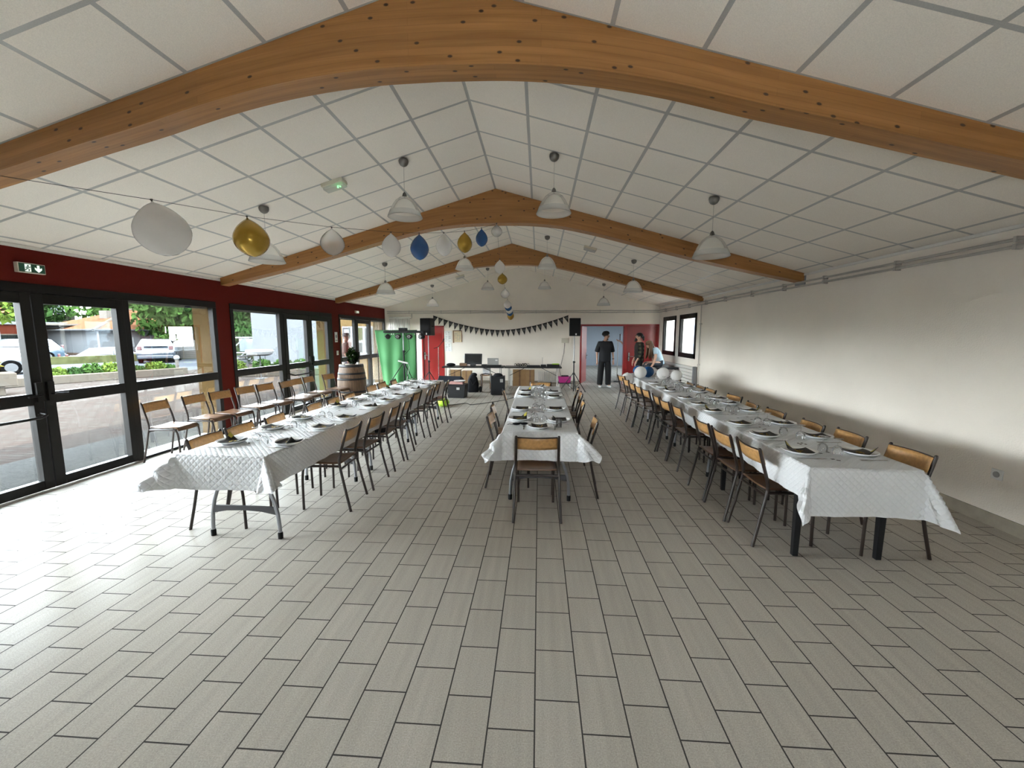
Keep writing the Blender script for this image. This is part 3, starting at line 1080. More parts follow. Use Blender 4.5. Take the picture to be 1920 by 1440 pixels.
# main house: white walls, hipped orange roof
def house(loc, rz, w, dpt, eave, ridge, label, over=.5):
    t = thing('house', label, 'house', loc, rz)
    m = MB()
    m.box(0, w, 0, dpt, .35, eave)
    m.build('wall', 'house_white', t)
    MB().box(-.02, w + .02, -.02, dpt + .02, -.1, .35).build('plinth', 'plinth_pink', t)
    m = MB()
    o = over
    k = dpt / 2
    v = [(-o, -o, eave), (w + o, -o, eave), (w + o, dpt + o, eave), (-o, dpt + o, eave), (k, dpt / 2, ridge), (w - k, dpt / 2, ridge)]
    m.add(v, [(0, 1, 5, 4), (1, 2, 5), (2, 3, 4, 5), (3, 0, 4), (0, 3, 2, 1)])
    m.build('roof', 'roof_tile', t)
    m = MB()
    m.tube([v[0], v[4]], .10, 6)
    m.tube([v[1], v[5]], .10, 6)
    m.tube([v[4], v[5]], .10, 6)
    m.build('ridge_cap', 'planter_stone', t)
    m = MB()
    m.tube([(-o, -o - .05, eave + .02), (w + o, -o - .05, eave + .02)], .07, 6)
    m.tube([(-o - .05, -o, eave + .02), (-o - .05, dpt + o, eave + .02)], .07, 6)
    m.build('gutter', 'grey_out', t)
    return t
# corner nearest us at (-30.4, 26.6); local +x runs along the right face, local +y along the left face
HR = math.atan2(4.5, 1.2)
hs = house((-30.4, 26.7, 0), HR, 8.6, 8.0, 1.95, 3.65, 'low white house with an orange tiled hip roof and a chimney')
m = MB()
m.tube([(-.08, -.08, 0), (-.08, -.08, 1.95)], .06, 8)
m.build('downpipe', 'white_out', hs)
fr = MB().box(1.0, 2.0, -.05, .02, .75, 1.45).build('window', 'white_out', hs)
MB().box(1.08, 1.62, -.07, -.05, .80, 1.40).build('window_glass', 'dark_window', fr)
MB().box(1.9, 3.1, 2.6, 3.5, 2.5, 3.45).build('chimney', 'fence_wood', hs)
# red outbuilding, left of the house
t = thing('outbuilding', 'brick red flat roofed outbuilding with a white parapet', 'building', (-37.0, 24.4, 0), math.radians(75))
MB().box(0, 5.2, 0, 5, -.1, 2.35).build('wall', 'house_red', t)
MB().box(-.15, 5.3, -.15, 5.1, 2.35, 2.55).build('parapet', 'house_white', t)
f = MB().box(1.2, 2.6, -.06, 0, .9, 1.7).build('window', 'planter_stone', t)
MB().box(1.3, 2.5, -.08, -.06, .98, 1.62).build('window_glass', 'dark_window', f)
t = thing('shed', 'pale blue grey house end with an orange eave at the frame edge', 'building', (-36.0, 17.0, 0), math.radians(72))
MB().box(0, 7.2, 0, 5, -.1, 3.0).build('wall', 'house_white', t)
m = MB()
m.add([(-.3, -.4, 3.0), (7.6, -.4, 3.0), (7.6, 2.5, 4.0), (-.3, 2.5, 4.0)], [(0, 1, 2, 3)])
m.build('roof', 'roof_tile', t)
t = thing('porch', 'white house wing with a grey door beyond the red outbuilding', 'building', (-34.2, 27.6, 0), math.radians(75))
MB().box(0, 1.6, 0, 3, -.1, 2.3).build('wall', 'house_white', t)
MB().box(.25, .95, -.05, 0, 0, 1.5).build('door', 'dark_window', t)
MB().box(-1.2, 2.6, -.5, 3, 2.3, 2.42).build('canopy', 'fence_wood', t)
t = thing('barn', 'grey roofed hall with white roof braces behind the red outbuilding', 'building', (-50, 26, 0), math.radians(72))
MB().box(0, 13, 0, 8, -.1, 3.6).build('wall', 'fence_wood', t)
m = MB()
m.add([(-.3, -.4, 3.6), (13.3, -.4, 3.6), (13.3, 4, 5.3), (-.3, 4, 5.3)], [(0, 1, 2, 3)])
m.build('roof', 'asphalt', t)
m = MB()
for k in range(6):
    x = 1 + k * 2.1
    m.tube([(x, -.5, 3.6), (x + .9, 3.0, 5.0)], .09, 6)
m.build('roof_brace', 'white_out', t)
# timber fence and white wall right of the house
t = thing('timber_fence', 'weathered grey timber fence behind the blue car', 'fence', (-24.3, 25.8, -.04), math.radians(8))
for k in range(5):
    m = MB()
    for j in range(9):
        m.box(k * 1.75 + .1, k * 1.75 + 1.7, 0, .04, .12 + j * .135, .12 + j * .135 + .12)
    m.build('panel', 'fence_wood', t)
for k in range(6):
    MB().box(k * 1.75, k * 1.75 + .1, -.03, .07, 0, 1.42).build('post', 'fence_wood', t)
t = thing('white_house', 'long white house wall behind the timber fence', 'house', (-30.5, 34.5, 0), math.radians(12))
MB().box(0, 16, 0, 6, -.1, 2.6).build('wall', 'house_white', t)
f = MB().box(2.6, 4.4, -.06, 0, 1.5, 2.2).build('window', 'white_out', t)
MB().box(2.75, 3.45, -.08, -.06, 1.58, 2.12).build('window_glass', 'dark_window', f)
MB().box(3.6, 4.25, -.08, -.06, 1.58, 2.12).build('window_glass', 'dark_window', f)
m = MB()
m.add([(-.3, -.4, 2.6), (16.3, -.4, 2.6), (16.3, 3, 3.6), (-.3, 3, 3.6)], [(0, 1, 2, 3)])
m.build('roof', 'roof_tile', t)
bush('garden_bush', -25.3, 26.6, -.04, 1.0, 1.0, .85, 'rounded green bush behind the blue car', 'leaf_mid', 1100, .14, 41)
t = tag(MB().box(0, 9, 0, .5, 0, .42).build('street_hedge', 'hedge_dry', loc=(-27.6, 20.8, -.04)), 'low yellowish hedge strip along the far kerb', 'hedge')
t.rotation_euler = (0, 0, math.radians(64))

# cars
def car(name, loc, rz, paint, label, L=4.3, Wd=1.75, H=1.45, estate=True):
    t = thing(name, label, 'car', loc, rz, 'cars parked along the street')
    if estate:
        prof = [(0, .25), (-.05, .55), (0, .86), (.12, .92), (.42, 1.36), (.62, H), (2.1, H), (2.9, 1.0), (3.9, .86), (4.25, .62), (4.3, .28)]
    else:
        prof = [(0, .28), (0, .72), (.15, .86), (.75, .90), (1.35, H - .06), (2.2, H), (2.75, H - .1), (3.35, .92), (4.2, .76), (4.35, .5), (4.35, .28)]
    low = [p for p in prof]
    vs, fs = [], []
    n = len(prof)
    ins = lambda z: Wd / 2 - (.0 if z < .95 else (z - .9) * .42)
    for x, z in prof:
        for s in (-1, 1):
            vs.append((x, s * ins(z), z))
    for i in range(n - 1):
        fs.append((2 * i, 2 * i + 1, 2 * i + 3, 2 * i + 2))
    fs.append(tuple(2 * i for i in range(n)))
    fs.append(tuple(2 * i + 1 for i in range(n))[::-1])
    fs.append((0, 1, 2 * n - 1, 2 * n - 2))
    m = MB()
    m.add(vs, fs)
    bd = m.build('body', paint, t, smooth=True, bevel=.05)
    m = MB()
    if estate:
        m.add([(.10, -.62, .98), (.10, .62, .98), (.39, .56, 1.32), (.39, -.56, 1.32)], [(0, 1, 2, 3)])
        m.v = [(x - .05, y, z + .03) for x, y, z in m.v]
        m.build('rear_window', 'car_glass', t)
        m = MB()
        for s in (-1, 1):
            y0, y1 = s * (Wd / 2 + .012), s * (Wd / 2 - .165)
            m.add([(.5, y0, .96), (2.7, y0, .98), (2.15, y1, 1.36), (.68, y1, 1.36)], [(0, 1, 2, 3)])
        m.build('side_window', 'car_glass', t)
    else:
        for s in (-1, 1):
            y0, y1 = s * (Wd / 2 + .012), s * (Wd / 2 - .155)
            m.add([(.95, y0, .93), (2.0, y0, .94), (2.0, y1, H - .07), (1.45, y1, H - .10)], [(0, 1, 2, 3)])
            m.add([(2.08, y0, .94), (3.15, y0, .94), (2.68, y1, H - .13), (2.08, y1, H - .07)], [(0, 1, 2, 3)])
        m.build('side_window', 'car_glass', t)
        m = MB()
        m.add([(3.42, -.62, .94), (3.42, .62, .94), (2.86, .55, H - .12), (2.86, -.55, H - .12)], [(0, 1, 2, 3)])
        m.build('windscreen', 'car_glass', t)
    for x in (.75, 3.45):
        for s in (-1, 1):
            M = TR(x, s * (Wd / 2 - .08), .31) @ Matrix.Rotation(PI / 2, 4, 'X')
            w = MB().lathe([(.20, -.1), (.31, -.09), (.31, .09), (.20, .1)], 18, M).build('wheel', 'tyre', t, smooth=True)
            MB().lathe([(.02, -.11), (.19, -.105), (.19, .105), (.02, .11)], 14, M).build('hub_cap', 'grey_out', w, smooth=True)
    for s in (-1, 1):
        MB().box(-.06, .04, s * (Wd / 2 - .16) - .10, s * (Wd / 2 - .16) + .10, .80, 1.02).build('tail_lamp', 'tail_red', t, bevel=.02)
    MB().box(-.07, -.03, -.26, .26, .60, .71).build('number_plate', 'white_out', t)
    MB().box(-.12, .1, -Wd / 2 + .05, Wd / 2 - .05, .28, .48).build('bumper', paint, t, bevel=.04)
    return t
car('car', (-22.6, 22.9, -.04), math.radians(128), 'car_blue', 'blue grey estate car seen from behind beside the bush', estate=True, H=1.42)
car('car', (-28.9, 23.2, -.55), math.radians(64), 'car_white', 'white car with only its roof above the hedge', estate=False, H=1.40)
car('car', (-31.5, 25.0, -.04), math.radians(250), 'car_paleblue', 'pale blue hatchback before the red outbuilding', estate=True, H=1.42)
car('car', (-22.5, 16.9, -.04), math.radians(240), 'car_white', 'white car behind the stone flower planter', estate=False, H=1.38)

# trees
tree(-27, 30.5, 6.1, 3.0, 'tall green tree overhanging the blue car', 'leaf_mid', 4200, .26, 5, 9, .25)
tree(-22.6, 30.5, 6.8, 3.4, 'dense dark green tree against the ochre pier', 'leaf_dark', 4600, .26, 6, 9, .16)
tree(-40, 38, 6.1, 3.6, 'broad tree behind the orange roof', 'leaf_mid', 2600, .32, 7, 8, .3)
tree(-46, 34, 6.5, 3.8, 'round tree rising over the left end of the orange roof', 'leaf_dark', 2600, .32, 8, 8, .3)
tree(-26, 17.5, 4.8, 2.6, 'bright yellow green tree shading the red outbuilding', 'leaf_light', 2400, .20, 9, 8, .58)
tree(-56, 30, 7.2, 4.4, 'distant tree over the grey roofed hall', 'leaf_dark', 2200, .40, 10, 8, .3)
tree(-36, 44, 7.9, 4.6, 'far tree between the roof and the dark tree', 'leaf_mid', 2600, .36, 12, 8, .25)
tree(-17.6, 24.5, 5.4, 2.5, 'dark green tree left of the white building', 'leaf_dark', 4600, .20, 13, 9, .06)

# white building opposite the middle bay, with outside stairs
t = thing('white_building', 'tall plain white building opposite the middle bay', 'building', (-13.45, 18.6, 0), math.radians(0))
MB().box(0, 6.2, 0, 8, -.1, 2.95).build('wall', 'house_white', t)
t = thing('outside_stairs', 'white railed outside stairs against the white building', 'stairs', (-13.7, 18.3, -.04), math.radians(0))
m = MB()
for k in range(5):
    m.box(-1.7 + k * .28, -1.42 + k * .28, 0, 1.0, k * .16, k * .16 + .05)
m.build('treads', 'grey_out', t)
for yy in (0, 1.0):
    m = MB()
    m.tube([(-1.9, yy, .2), (-1.9, yy, .55), (-.6, yy, 1.55), (.3, yy, 1.55)], .035, 8)
    m.tube([(-1.9, yy, 0), (-.6, yy, .85), (.3, yy, .85)], .03, 8)
    m.tube([(-.6, yy, 0), (-.6, yy, 1.55)], .03, 8)
    m.build('railing', 'white_out', t, smooth=True)
MB().box(-.55, .25, .48, .52, .9, 1.5).build('panel', 'car_paleblue', t)
m = MB()
m.tube([(.3, 0, .75), (1.0, 0, .75), (1.0, 0, 0)], .03, 8)
m.tube([(.3, 0, .40), (1.0, 0, .40)], .02, 8)
m.build('rail', 'grey_out', t)
tag(MB().box(0, 4.4, 0, .3, -.02, .26).build('planter_edge', 'planter_stone', loc=(-12.6, 15.2, 0), bevel=.02), 'low stone edge before the white building', 'planter wall').rotation_euler = (0, 0, math.radians(20))
for k, (x, y, lm, lb) in enumerate([(-12.3, 15.9, 'leaf_light', 'bright clump under the white stair rail'), (-11.3, 16.1, 'leaf_mid', 'leafy clump beside the white standing table'), (-10.6, 16.4, 'leaf_mid', 'leafy clump at the foot of the white building'), (-9.9, 16.6, 'leaf_mid', 'tall thin clump behind the middle glass door')]):
    bush('planter_shrub', x, y, .06, .38, .38, .3, lb, lm, 350, .08, 60 + k, 'shrub', 'shrubs before the white building')
t = thing('standing_table', 'round standing table under a white stretch cover', 'table', (-10.6, 15.0, -.02))
MB().lathe([(.02, 1.02), (.12, .92), (.28, .88), (.42, .93), (.47, 1.04), (.45, 1.10), (.1, 1.12), (.001, 1.12)], 28).build('cover', 'white_out', t, smooth=True)
MB().lathe([(.22, 0), (.22, .02), (.022, .04), (.02, 1.0)], 16).build('pole', 'grey_out', t, smooth=True)
# ochre annex outside the far bay, with a notice case
t = thing('annex', 'ochre rendered annex outside the far bay', 'building', (-7.5, 14.95, 0), math.radians(4))
MB().box(0, 2.2, 0, 3.0, -.1, 2.45).build('wall', 'ochre_render', t)
nt_ = thing('notice_board', 'long white notice board on the ochre annex', 'notice board', (-6.45, 14.93, 0), math.radians(4))
MB().box(-.80, .78, -.06, 0, .90, 1.95).build('case', 'white_out', nt_, bevel=.01)
for k, (x0, x1, z0, z1, mm) in enumerate([(-.76, -.50, 1.5, 1.9, 'grey_out'), (-.72, -.54, 1.55, 1.85, 'white_out'), (-.40, -.05, 1.45, 1.9, 'hedge_dry'), (-.74, -.48, 1.0, 1.4, 'print_pink_out'), (-.38, -.08, 1.0, 1.35, 'print_grey_out'), (.05, .70, 1.0, 1.88, 'grey_out')]):
    MB().box(x0, x1, -.068 - .004 * (k % 2), -.06, z0, z1).build('notice', mm, nt_)
# dark wooded rise closing the view
m = MB()
def hill(u, v):
    a = math.radians(95 + 120 * u)
    r = 75 + 14 * v
    return (math.cos(a) * r, math.sin(a) * r, -1 + v * (5.0 + 1.6 * math.sin(u * 31) + 1.2 * math.sin(u * 73)))
m.grid(hill, 90, 5)
tag(m.build('wooded_rise', 'hill_green', smooth='all'), 'dark wooded rise closing the view', 'hill', kind='structure')
# ------------------------------------------------------------------ school chairs
def bez(pts, n=5):
    """Rounds the corners of a polyline of points a little."""
    pts = [Vector(p) for p in pts]
    out = [pts[0]]
    for i in range(1, len(pts) - 1):
        a, p, c = pts[i - 1], pts[i], pts[i + 1]
        d = min((p - a).length, (c - p).length, .07) * .8
        s, e = p + (a - p).normalized() * d, p + (c - p).normalized() * d
        for k in range(n + 1):
            t = k / n
            out.append(s * (1 - t) ** 2 + p * 2 * t * (1 - t) + e * t * t)
    out.append(pts[-1])
    return out

def make_chair(label, group):
    t = thing('school_chair', label, 'chair', (0, 0, 0), 0, group)
    for s in (-1, 1):
        m = MB().tube([(0.0, s * .212, 0), (.045, s * .203, .2), (.085, s * .196, .40), (.095, s * .193, .455)], .0125, 10)
        m.build('leg', 'chair_tube', t, smooth=True)
        m = MB().tube([(.095, s * .193, .452), (.094, s * .192, .50), (.075, s * .190, .58), (.045, s * .188, .68), (.018, s * .186, .775)], .0125, 10)
        m.ball((.018, s * .186, .776), .0128, M=None, n=10, m=6)
        m.build('back_post', 'chair_tube', t, smooth=True)
        m = MB().tube(bez([(.09, s * .190, .432), (.25, s * .185, .432), (.445, s * .176, .430), (.462, s * .174, .30), (.466, s * .173, 0)]), .0120, 10)
        m.build('leg', 'chair_tube', t, smooth=True)
    MB().tube([(.085, -.195, .405), (.085, .195, .405)], .0105, 8).build('stretcher', 'chair_tube', t, smooth=True)
    MB().tube([(.395, -.178, .420), (.395, .178, .420)], .0105, 8).build('stretcher', 'chair_tube', t, smooth=True)
    prof = [(.085, .452), (.12, .447), (.20, .443), (.30, .446), (.39, .449), (.43, .444), (.452, .428), (.460, .405)]

    def seat(u, v):
        k = u * (len(prof) - 1)
        i = min(int(k), len(prof) - 2)
        f = k - i
        x = prof[i][0] * (1 - f) + prof[i + 1][0] * f
        z = prof[i][1] * (1 - f) + prof[i + 1][1] * f
        w = .178 - .010 * u
        y = (v - .5) * 2 * w
        return (x, y, z + .004 - .007 * math.cos((v - .5) * PI))
    m = MB().grid(seat, 14, 8)
    m.build('seat', 'seat_brown', t, smooth='all', fix=False, solid=-.011)

    def back(u, v):
        y = (u - .5) * .366
        z = .655 + v * .112
        x = .052 - (z - .655) * .30 - .030 * math.cos((u - .5) * PI)
        return (x + .012, y, z)
    m = MB().grid(back, 10, 4)
    m.build('backrest', 'beech', t, smooth='all', fix=False, solid=-.010)
    m = MB().tube([back(u / 10, 1.02) for u in range(11)], .0062, 6)
    m.build('backrest_edge', 'chair_tube', t, smooth=True)
    return t

PH = {'LR': 'aisle side of the window-side table', 'LL': 'window side of the window-side table', 'RL': 'aisle side of the wall-side table',
      'RR': 'wall side of the wall-side table', 'CL': 'window side of the middle table', 'CR': 'wall side of the middle table'}
CH = {
    'LR': [(-1.77, 3.81, 3), (-1.75, 4.34, -1), (-1.75, 4.95, 4), (-1.75, 5.42, 5), (-1.84, 6.17, -2), (-1.76, 6.64, 4), (-1.80, 7.30, 2), (-1.72, 7.74, 4)],
    'LL': [(-2.97, 3.37, 1), (-2.97, 3.79, 2), (-2.93, 4.27, 7), (-2.92, 5.04, 5), (-2.90, 5.50, 5), (-2.88, 5.94, 3), (-2.94, 6.92, 0), (-2.93, 7.37, 0), (-2.86, 7.80, 6)],
    'RL': [(1.69, 3.39, 0), (1.66, 3.83, 1), (1.66, 4.29, 0), (1.69, 5.17, 0), (1.67, 5.61, 3), (1.69, 6.04, 1), (1.70, 6.72, 4), (1.68, 7.15, 3), (1.68, 7.60, 5), (1.70, 8.22, 6), (1.76, 8.98, 12)],
    'RR': [(2.90, 3.28, 2), (2.86, 3.84, -3), (2.80, 4.27, -5), (2.80, 4.93, 0), (2.78, 5.42, -9), (2.88, 6.13, 4), (2.82, 6.80, -2), (2.82, 7.22, -3), (2.80, 7.66, -3), (2.80, 8.34, -5)],
    'CL': [(-.57, 4.49, 0), (-.60, 5.04, 3), (-.57, 6.36, 6)],
    'CR': [(.625, 4.27, -4), (.61, 5.33, -5), (.67, 6.21, -3), (.66, 6.70, -8)],
}
proto = None
for row, lst in CH.items():
    for k, (x, y, a) in enumerate(lst):
        lab = '%s beech school chair from the near end, %s' % (ORD[k], PH[row])
        face = PI if row in ('LR', 'RR', 'CR') else 0.0
        g = 'school chairs on the ' + PH[row]
        rz = face + math.radians(a if face == 0 else a)
        if proto is None:
            proto = make_chair(lab, g)
            proto.location = (x, y, 0)
            proto.rotation_euler = (0, 0, rz)
        else:
            dup(proto, (x, y, 0), rz, lab, g)
dup(proto, (-.005, 3.47, 0), PI / 2 + math.radians(2), 'beech school chair drawn up to the near end of the middle table', 'school chairs at the ends of the middle table')
dup(proto, (.04, 7.62, 0), -PI / 2 - math.radians(4), 'beech school chair at the far end of the middle table', 'school chairs at the ends of the middle table')
for k, (x, y, a) in enumerate([(-5.13, 5.08, 2), (-5.10, 5.66, 0), (-5.03, 6.08, -6), (-5.05, 6.66, -8), (-4.97, 7.06, -7), (-4.85, 7.47, 4), (-4.90, 7.88, -4), (-4.90, 8.34, 0), (-4.78, 8.95, -10)]):
    dup(proto, (x, y, 0), math.radians(a), '%s spare school chair from the near end of the row under the windows' % ORD[k], 'spare school chairs along the windows')

# ------------------------------------------------------------------ folding tables
def make_table(label, group, L=1.72, Wd=.70):
    t = thing('folding_table', label, 'table', (0, 0, 0), 0, group)
    MB().box(-Wd / 2, Wd / 2, 0, L, .705, .745).build('tabletop', 'table_top', t, bevel=.008)
    for yy in (.20, L - .20):
        for s in (-1, 1):
            m = MB().tube([(s * .13, yy, .705), (s * .14, yy, .62), (s * .17, yy, .53), (s * .22, yy, .42), (s * .262, yy, .31), (s * .285, yy, .20), (s * .293, yy, .10), (s * .295, yy, .03)], .0155, 10)
            lg = m.build('leg', 'grey_steel', t, smooth=True)
            MB().lathe([(.019, 0), (.020, .045), (.017, .055)], 10, TR(s * .295, yy, 0)).build('rubber_foot', 'black_rubber', lg, smooth=True)
        m = MB()
        m.prism([(-.283, .20), (-.15, .225), (0, .232), (.15, .225), (.283, .20), (.280, .265), (.15, .268), (-.15, .268), (-.280, .265)], yy - .012, yy + .012)
        m.build('crossbar', 'bar_dark', t, bevel=.004)
    return t

AL = math.atan2(.14, 5.1)       # the window-side table runs a little askew
AR = math.atan2(.22, 6.9)
tp = make_table('near folding table with curved grey legs in the window-side row', 'folding tables in the window-side row')
tp.location = (-2.40, 2.87, 0)
tp.rotation_euler = (0, 0, -AL)
for k, nm in ((1, 'middle'), (2, 'far')):
    dup(tp, (-2.40 + 1.725 * k * math.sin(AL), 2.87 + 1.725 * k, 0), -AL, nm + ' folding table with curved grey legs in the window-side row')
for k, nm in ((0, 'near'), (1, 'far')):
    dup(tp, (0.015, 3.79 + 1.70 * k, 0), 0, nm + ' folding table with curved grey legs in the middle row', 'folding tables in the middle row')
for k, nm in ((1, 'second'), (2, 'third'), (3, 'farthest')):
    dup(tp, (2.225 + 1.74 * k * math.sin(AR), 2.86 + 1.74 * k, 0), -AR, nm + ' folding table with curved grey legs in the wall-side row', 'folding tables in the wall-side row')
t = thing('dining_table', 'table with four straight black legs at the near end of the wall-side row', 'table', (2.225, 2.86, 0), -AR)
MB().box(-.35, .35, 0, 1.72, .705, .745).build('tabletop', 'table_top', t, bevel=.006)
for sx in (-1, 1):
    for yy in (.20, 1.52):
        m = MB()
        m.add([(sx * .29 + dx * w, yy + dy * w, z) for z, w in ((0, .019), (.705, .026)) for dx, dy in ((-1, -1), (1, -1), (1, 1), (-1, 1))], [(0, 3, 2, 1), (4, 5, 6, 7), (0, 1, 5, 4), (1, 2, 6, 5), (2, 3, 7, 6), (3, 0, 4, 7)])
        m.build('leg', 'black_plastic', t, bevel=.003)

# ------------------------------------------------------------------ paper tablecloths
def tablecloth(loc, rz, Wd, L, side, e0, e1, label, corner, seed, ztop=.752, rip=.5):
    """Cloth laid over a Wd x L top: the overhang hangs from the edge, the loose corners flare out in cones."""
    rnd = random.Random(seed)
    ph = [rnd.uniform(0, 6.3) for _ in range(8)]

    def steps(a, lo, hi, n_in, n_out, eps=.012):
        inner = [lo + eps + (hi - lo - 2 * eps) * i / n_in for i in range(n_in + 1)]
        left = [a[0] + (lo - a[0]) * i / n_out for i in range(n_out)]
        right = [hi + (a[1] - hi) * (i + 1) / n_out for i in range(n_out)]
        return left + [lo] + inner + [hi] + right
    us = steps((-Wd / 2 - side, Wd / 2 + side), -Wd / 2, Wd / 2, 10, 12)
    vs_ = steps((-e0, L + e1), 0, L, int(L / .05), 12)

    def pos(u, v):
        a = max(abs(u) - Wd / 2, 0)
        sa = 1 if u > 0 else -1
        bo = -v if v < 0 else max(v - L, 0)
        sb = -1 if v < 0 else 1
        cu = min(max(u, -Wd / 2), Wd / 2)
        cv = min(max(v, 0), L)
        r = math.hypot(a, bo)
        if r < 1e-6:
            return (u, v, ztop + .0015 * math.sin(u * 23 + ph[0]) * math.sin(v * 17 + ph[1]))
        th = math.atan2(bo, a)
        idx = (0 if sb < 0 else 2) + (0 if sa < 0 else 1)
        fl = .07 + rip * .10 * math.sin(cv * 5.2 + ph[2]) * math.sin(cv * 2.1 + ph[3]) * (1 if bo == 0 else 0) + rip * .10 * math.sin(cu * 9 + ph[4]) * (1 if a == 0 else 0)
        w = math.sin(2 * th) if 0 < th < PI / 2 else 0
        w = max(0.0, w) ** .8
        fl += (corner[idx] - .07) * w
        fl += .05 * math.sin(th * 14 + ph[5]) * w
        fl = max(fl, .015)
        out = math.sin(fl) * r
        dn = math.cos(fl) * r
        # soften the bend at the table edge
        k = min(r / .05, 1.0)
        out += .010 * k
        dn = dn * (k * .25 + .75) if r < .05 else dn - .0
        wr = .006 * math.sin(40 * u + 31 * v + ph[6]) * min(r * 6, 1) * (1 + 2 * w)
        return (cu + sa * math.cos(th) * (out + wr), cv + sb * math.sin(th) * (out + wr), ztop - dn)
    m = MB()
    nu, nv = len(us), len(vs_)
    pts = [pos(u, v) for u in us for v in vs_]
    fs, uvs = [], []
    for i in range(nu - 1):
        for j in range(nv - 1):
            q = [(i, j), (i + 1, j), (i + 1, j + 1), (i, j + 1)]
            fs.append([x * nv + y for x, y in q])
            uvs.append([(us[x], vs_[y]) for x, y in q])
    m.add(pts, fs, None, uvs)
    o = m.build('tablecloth', 'paper_cloth', smooth='all', fix=False, loc=loc)
    o.rotation_euler = (0, 0, rz)
    return tag(o, label, 'tablecloth', None)

tablecloth((-2.40, 2.86, 0), -AL, .72, 5.20, .24, .26, .2, 'white quilted paper tablecloth on the window-side row, its near corner flaring out', (.80, .98, .3, .3), 1)
tablecloth((.015, 3.78, 0), 0, .71, 3.43, .22, .27, .2, 'white quilted paper tablecloth on the middle table, both near corners flaring', (.80, .92, .5, .4), 2)
tablecloth((2.225, 2.85, 0), -AR, .72, 6.98, .23, .33, .22, 'white quilted paper tablecloth on the wall-side row beside the white wall', (.42, .44, .3, .3), 3)

# ------------------------------------------------------------------ place settings
ZT = .7535

def make_plate(label):
    m = MB().lathe([(.001, .006), (.055, .006), (.075, .010), (.100, .021), (.120, .029), (.123, .0275), (.104, .017), (.078, .0), (.001, .0)], 36, cap=False)
    return tag(m.build('dinner_plate', 'porcelain', smooth='all'), label, 'plate')

def make_napkin(label, alt):
    t = thing('folded_napkin', label, 'napkin')
    rnd = random.Random(5 + alt)

    def f(u, v):
        x, y = (u - .5) * .150, (v - .5) * .150
        z = .013 + 2.6 * y * y + (.018 * max(0, u - .62) * max(0, v - .62) * 20 if alt else .6 * x * x)
        return (x, y, z)
    MB().grid(f, 10, 10).build('cloth', 'napkin_black', t, smooth='all', fix=False, solid=.003)
    m = MB()       # gold print: small curly strokes
    for k in range(9):
        u0, v0 = rnd.uniform(.25, .68), rnd.uniform(.25, .7)
        pts = []
        for j in range(7):
            u, v = u0 + .02 * j, v0 + .045 * math.sin(j * 1.1 + k)
            p = f(u, v)
            pts.append((p[0], p[1], p[2] + .0012))
        m.tube(pts, .0012, 4)
    m.build('print', 'gold_print', t)
    if alt:
        m = MB().grid(lambda u, v: (lambda p: (p[0], p[1], p[2] + .004))(f(.78 + u * .2, .78 + v * .2)), 3, 3)
        m.build('gold_tag', 'gold_paper', t, fix=False)
    return t

def make_glass(label):
    t = thing('wine_glass', label, 'glass')
    MB().lathe([(.030, 0), (.034, .018), (.0355, .036), (.031, .056), (.018, .070), (.005, .075)], 20, cap=False).build('bowl', 'clear_glass', t, smooth='all')
    MB().lathe([(.005, .075), (.0042, .085), (.0042, .112), (.006, .120)], 10, cap=False).build('stem', 'clear_glass', t, smooth='all')
    MB().lathe([(.006, .120), (.020, .124), (.031, .1265), (.031, .1285), (.001, .1295)], 20, cap=False).build('foot', 'clear_glass', t, smooth='all')
    return t

def make_knife(label):
    m = MB()
    m.prism([(0, -.006), (.09, -.008), (.10, -.009), (.19, -.008), (.21, .001), (.19, .009), (.10, .008), (.09, .008), (0, .006)], .0005, .003, 'z')
    return tag(m.build('dinner_knife', 'steel', bevel=.0008), label, 'knife')

def make_fork(label):
    m = MB()
    m.prism([(0, -.006), (.10, -.004), (.125, -.011), (.15, -.012), (.15, .012), (.125, .011), (.10, .004), (0, .006)], .0005, .003, 'z')
    for k in range(4):
        y = -.0105 + k * .007
        m.box(.15, .195, y - .0014, y + .0014, .001, .003)
    return tag(m.build('dinner_fork', 'steel'), label, 'fork')

SET = {
    'LR': [(-2.08, 3.23), (-2.09, 3.80), (-2.08, 4.28), (-2.07, 4.95), (-2.06, 5.46), (-2.06, 5.93), (-2.03, 6.63), (-2.02, 7.22), (-2.00, 7.67)],
    'LL': [(-2.57, 3.22), (-2.56, 3.74), (-2.55, 4.22), (-2.53, 5.00), (-2.52, 5.46), (-2.50, 5.90), (-2.46, 6.61), (-2.44, 7.11), (-2.44, 7.64)],
    'RL': [(2.01, 3.22), (2.03, 3.75), (2.04, 4.23), (2.06, 4.92), (2.08, 5.41), (2.09, 5.92), (2.12, 6.70), (2.13, 7.18), (2.14, 7.73), (2.18, 9.13)],
    'RR': [(2.44, 3.21), (2.46, 3.72), (2.47, 4.26), (2.50, 4.96), (2.50, 5.48), (2.52, 5.87), (2.54, 6.62), (2.55, 7.16), (2.56, 7.68), (2.57, 8.50)],
    'CL': [(-.20, 4.31), (-.20, 4.90), (-.19, 5.98), (-.20, 6.46)],
    'CR': [(.22, 4.26), (.21, 4.91), (.23, 5.91), (.24, 6.40)],
    'CN': [(.01, 3.95)],
    'CF': [(.01, 7.02)],
}
PROT = {}
rs = random.Random(3)

def put(kind, maker, x, y, z, rz, label, group, alt=None):
    key = (kind, alt)
    if key not in PROT:
        o = maker(label) if alt is None else maker(label, alt)
        PROT[key] = o
        o.location = (x, y, z)
        o.rotation_euler = (0, 0, rz)
        tag(o, group=group)
        return o
    return dup(PROT[key], (x, y, z), rz, label, group)

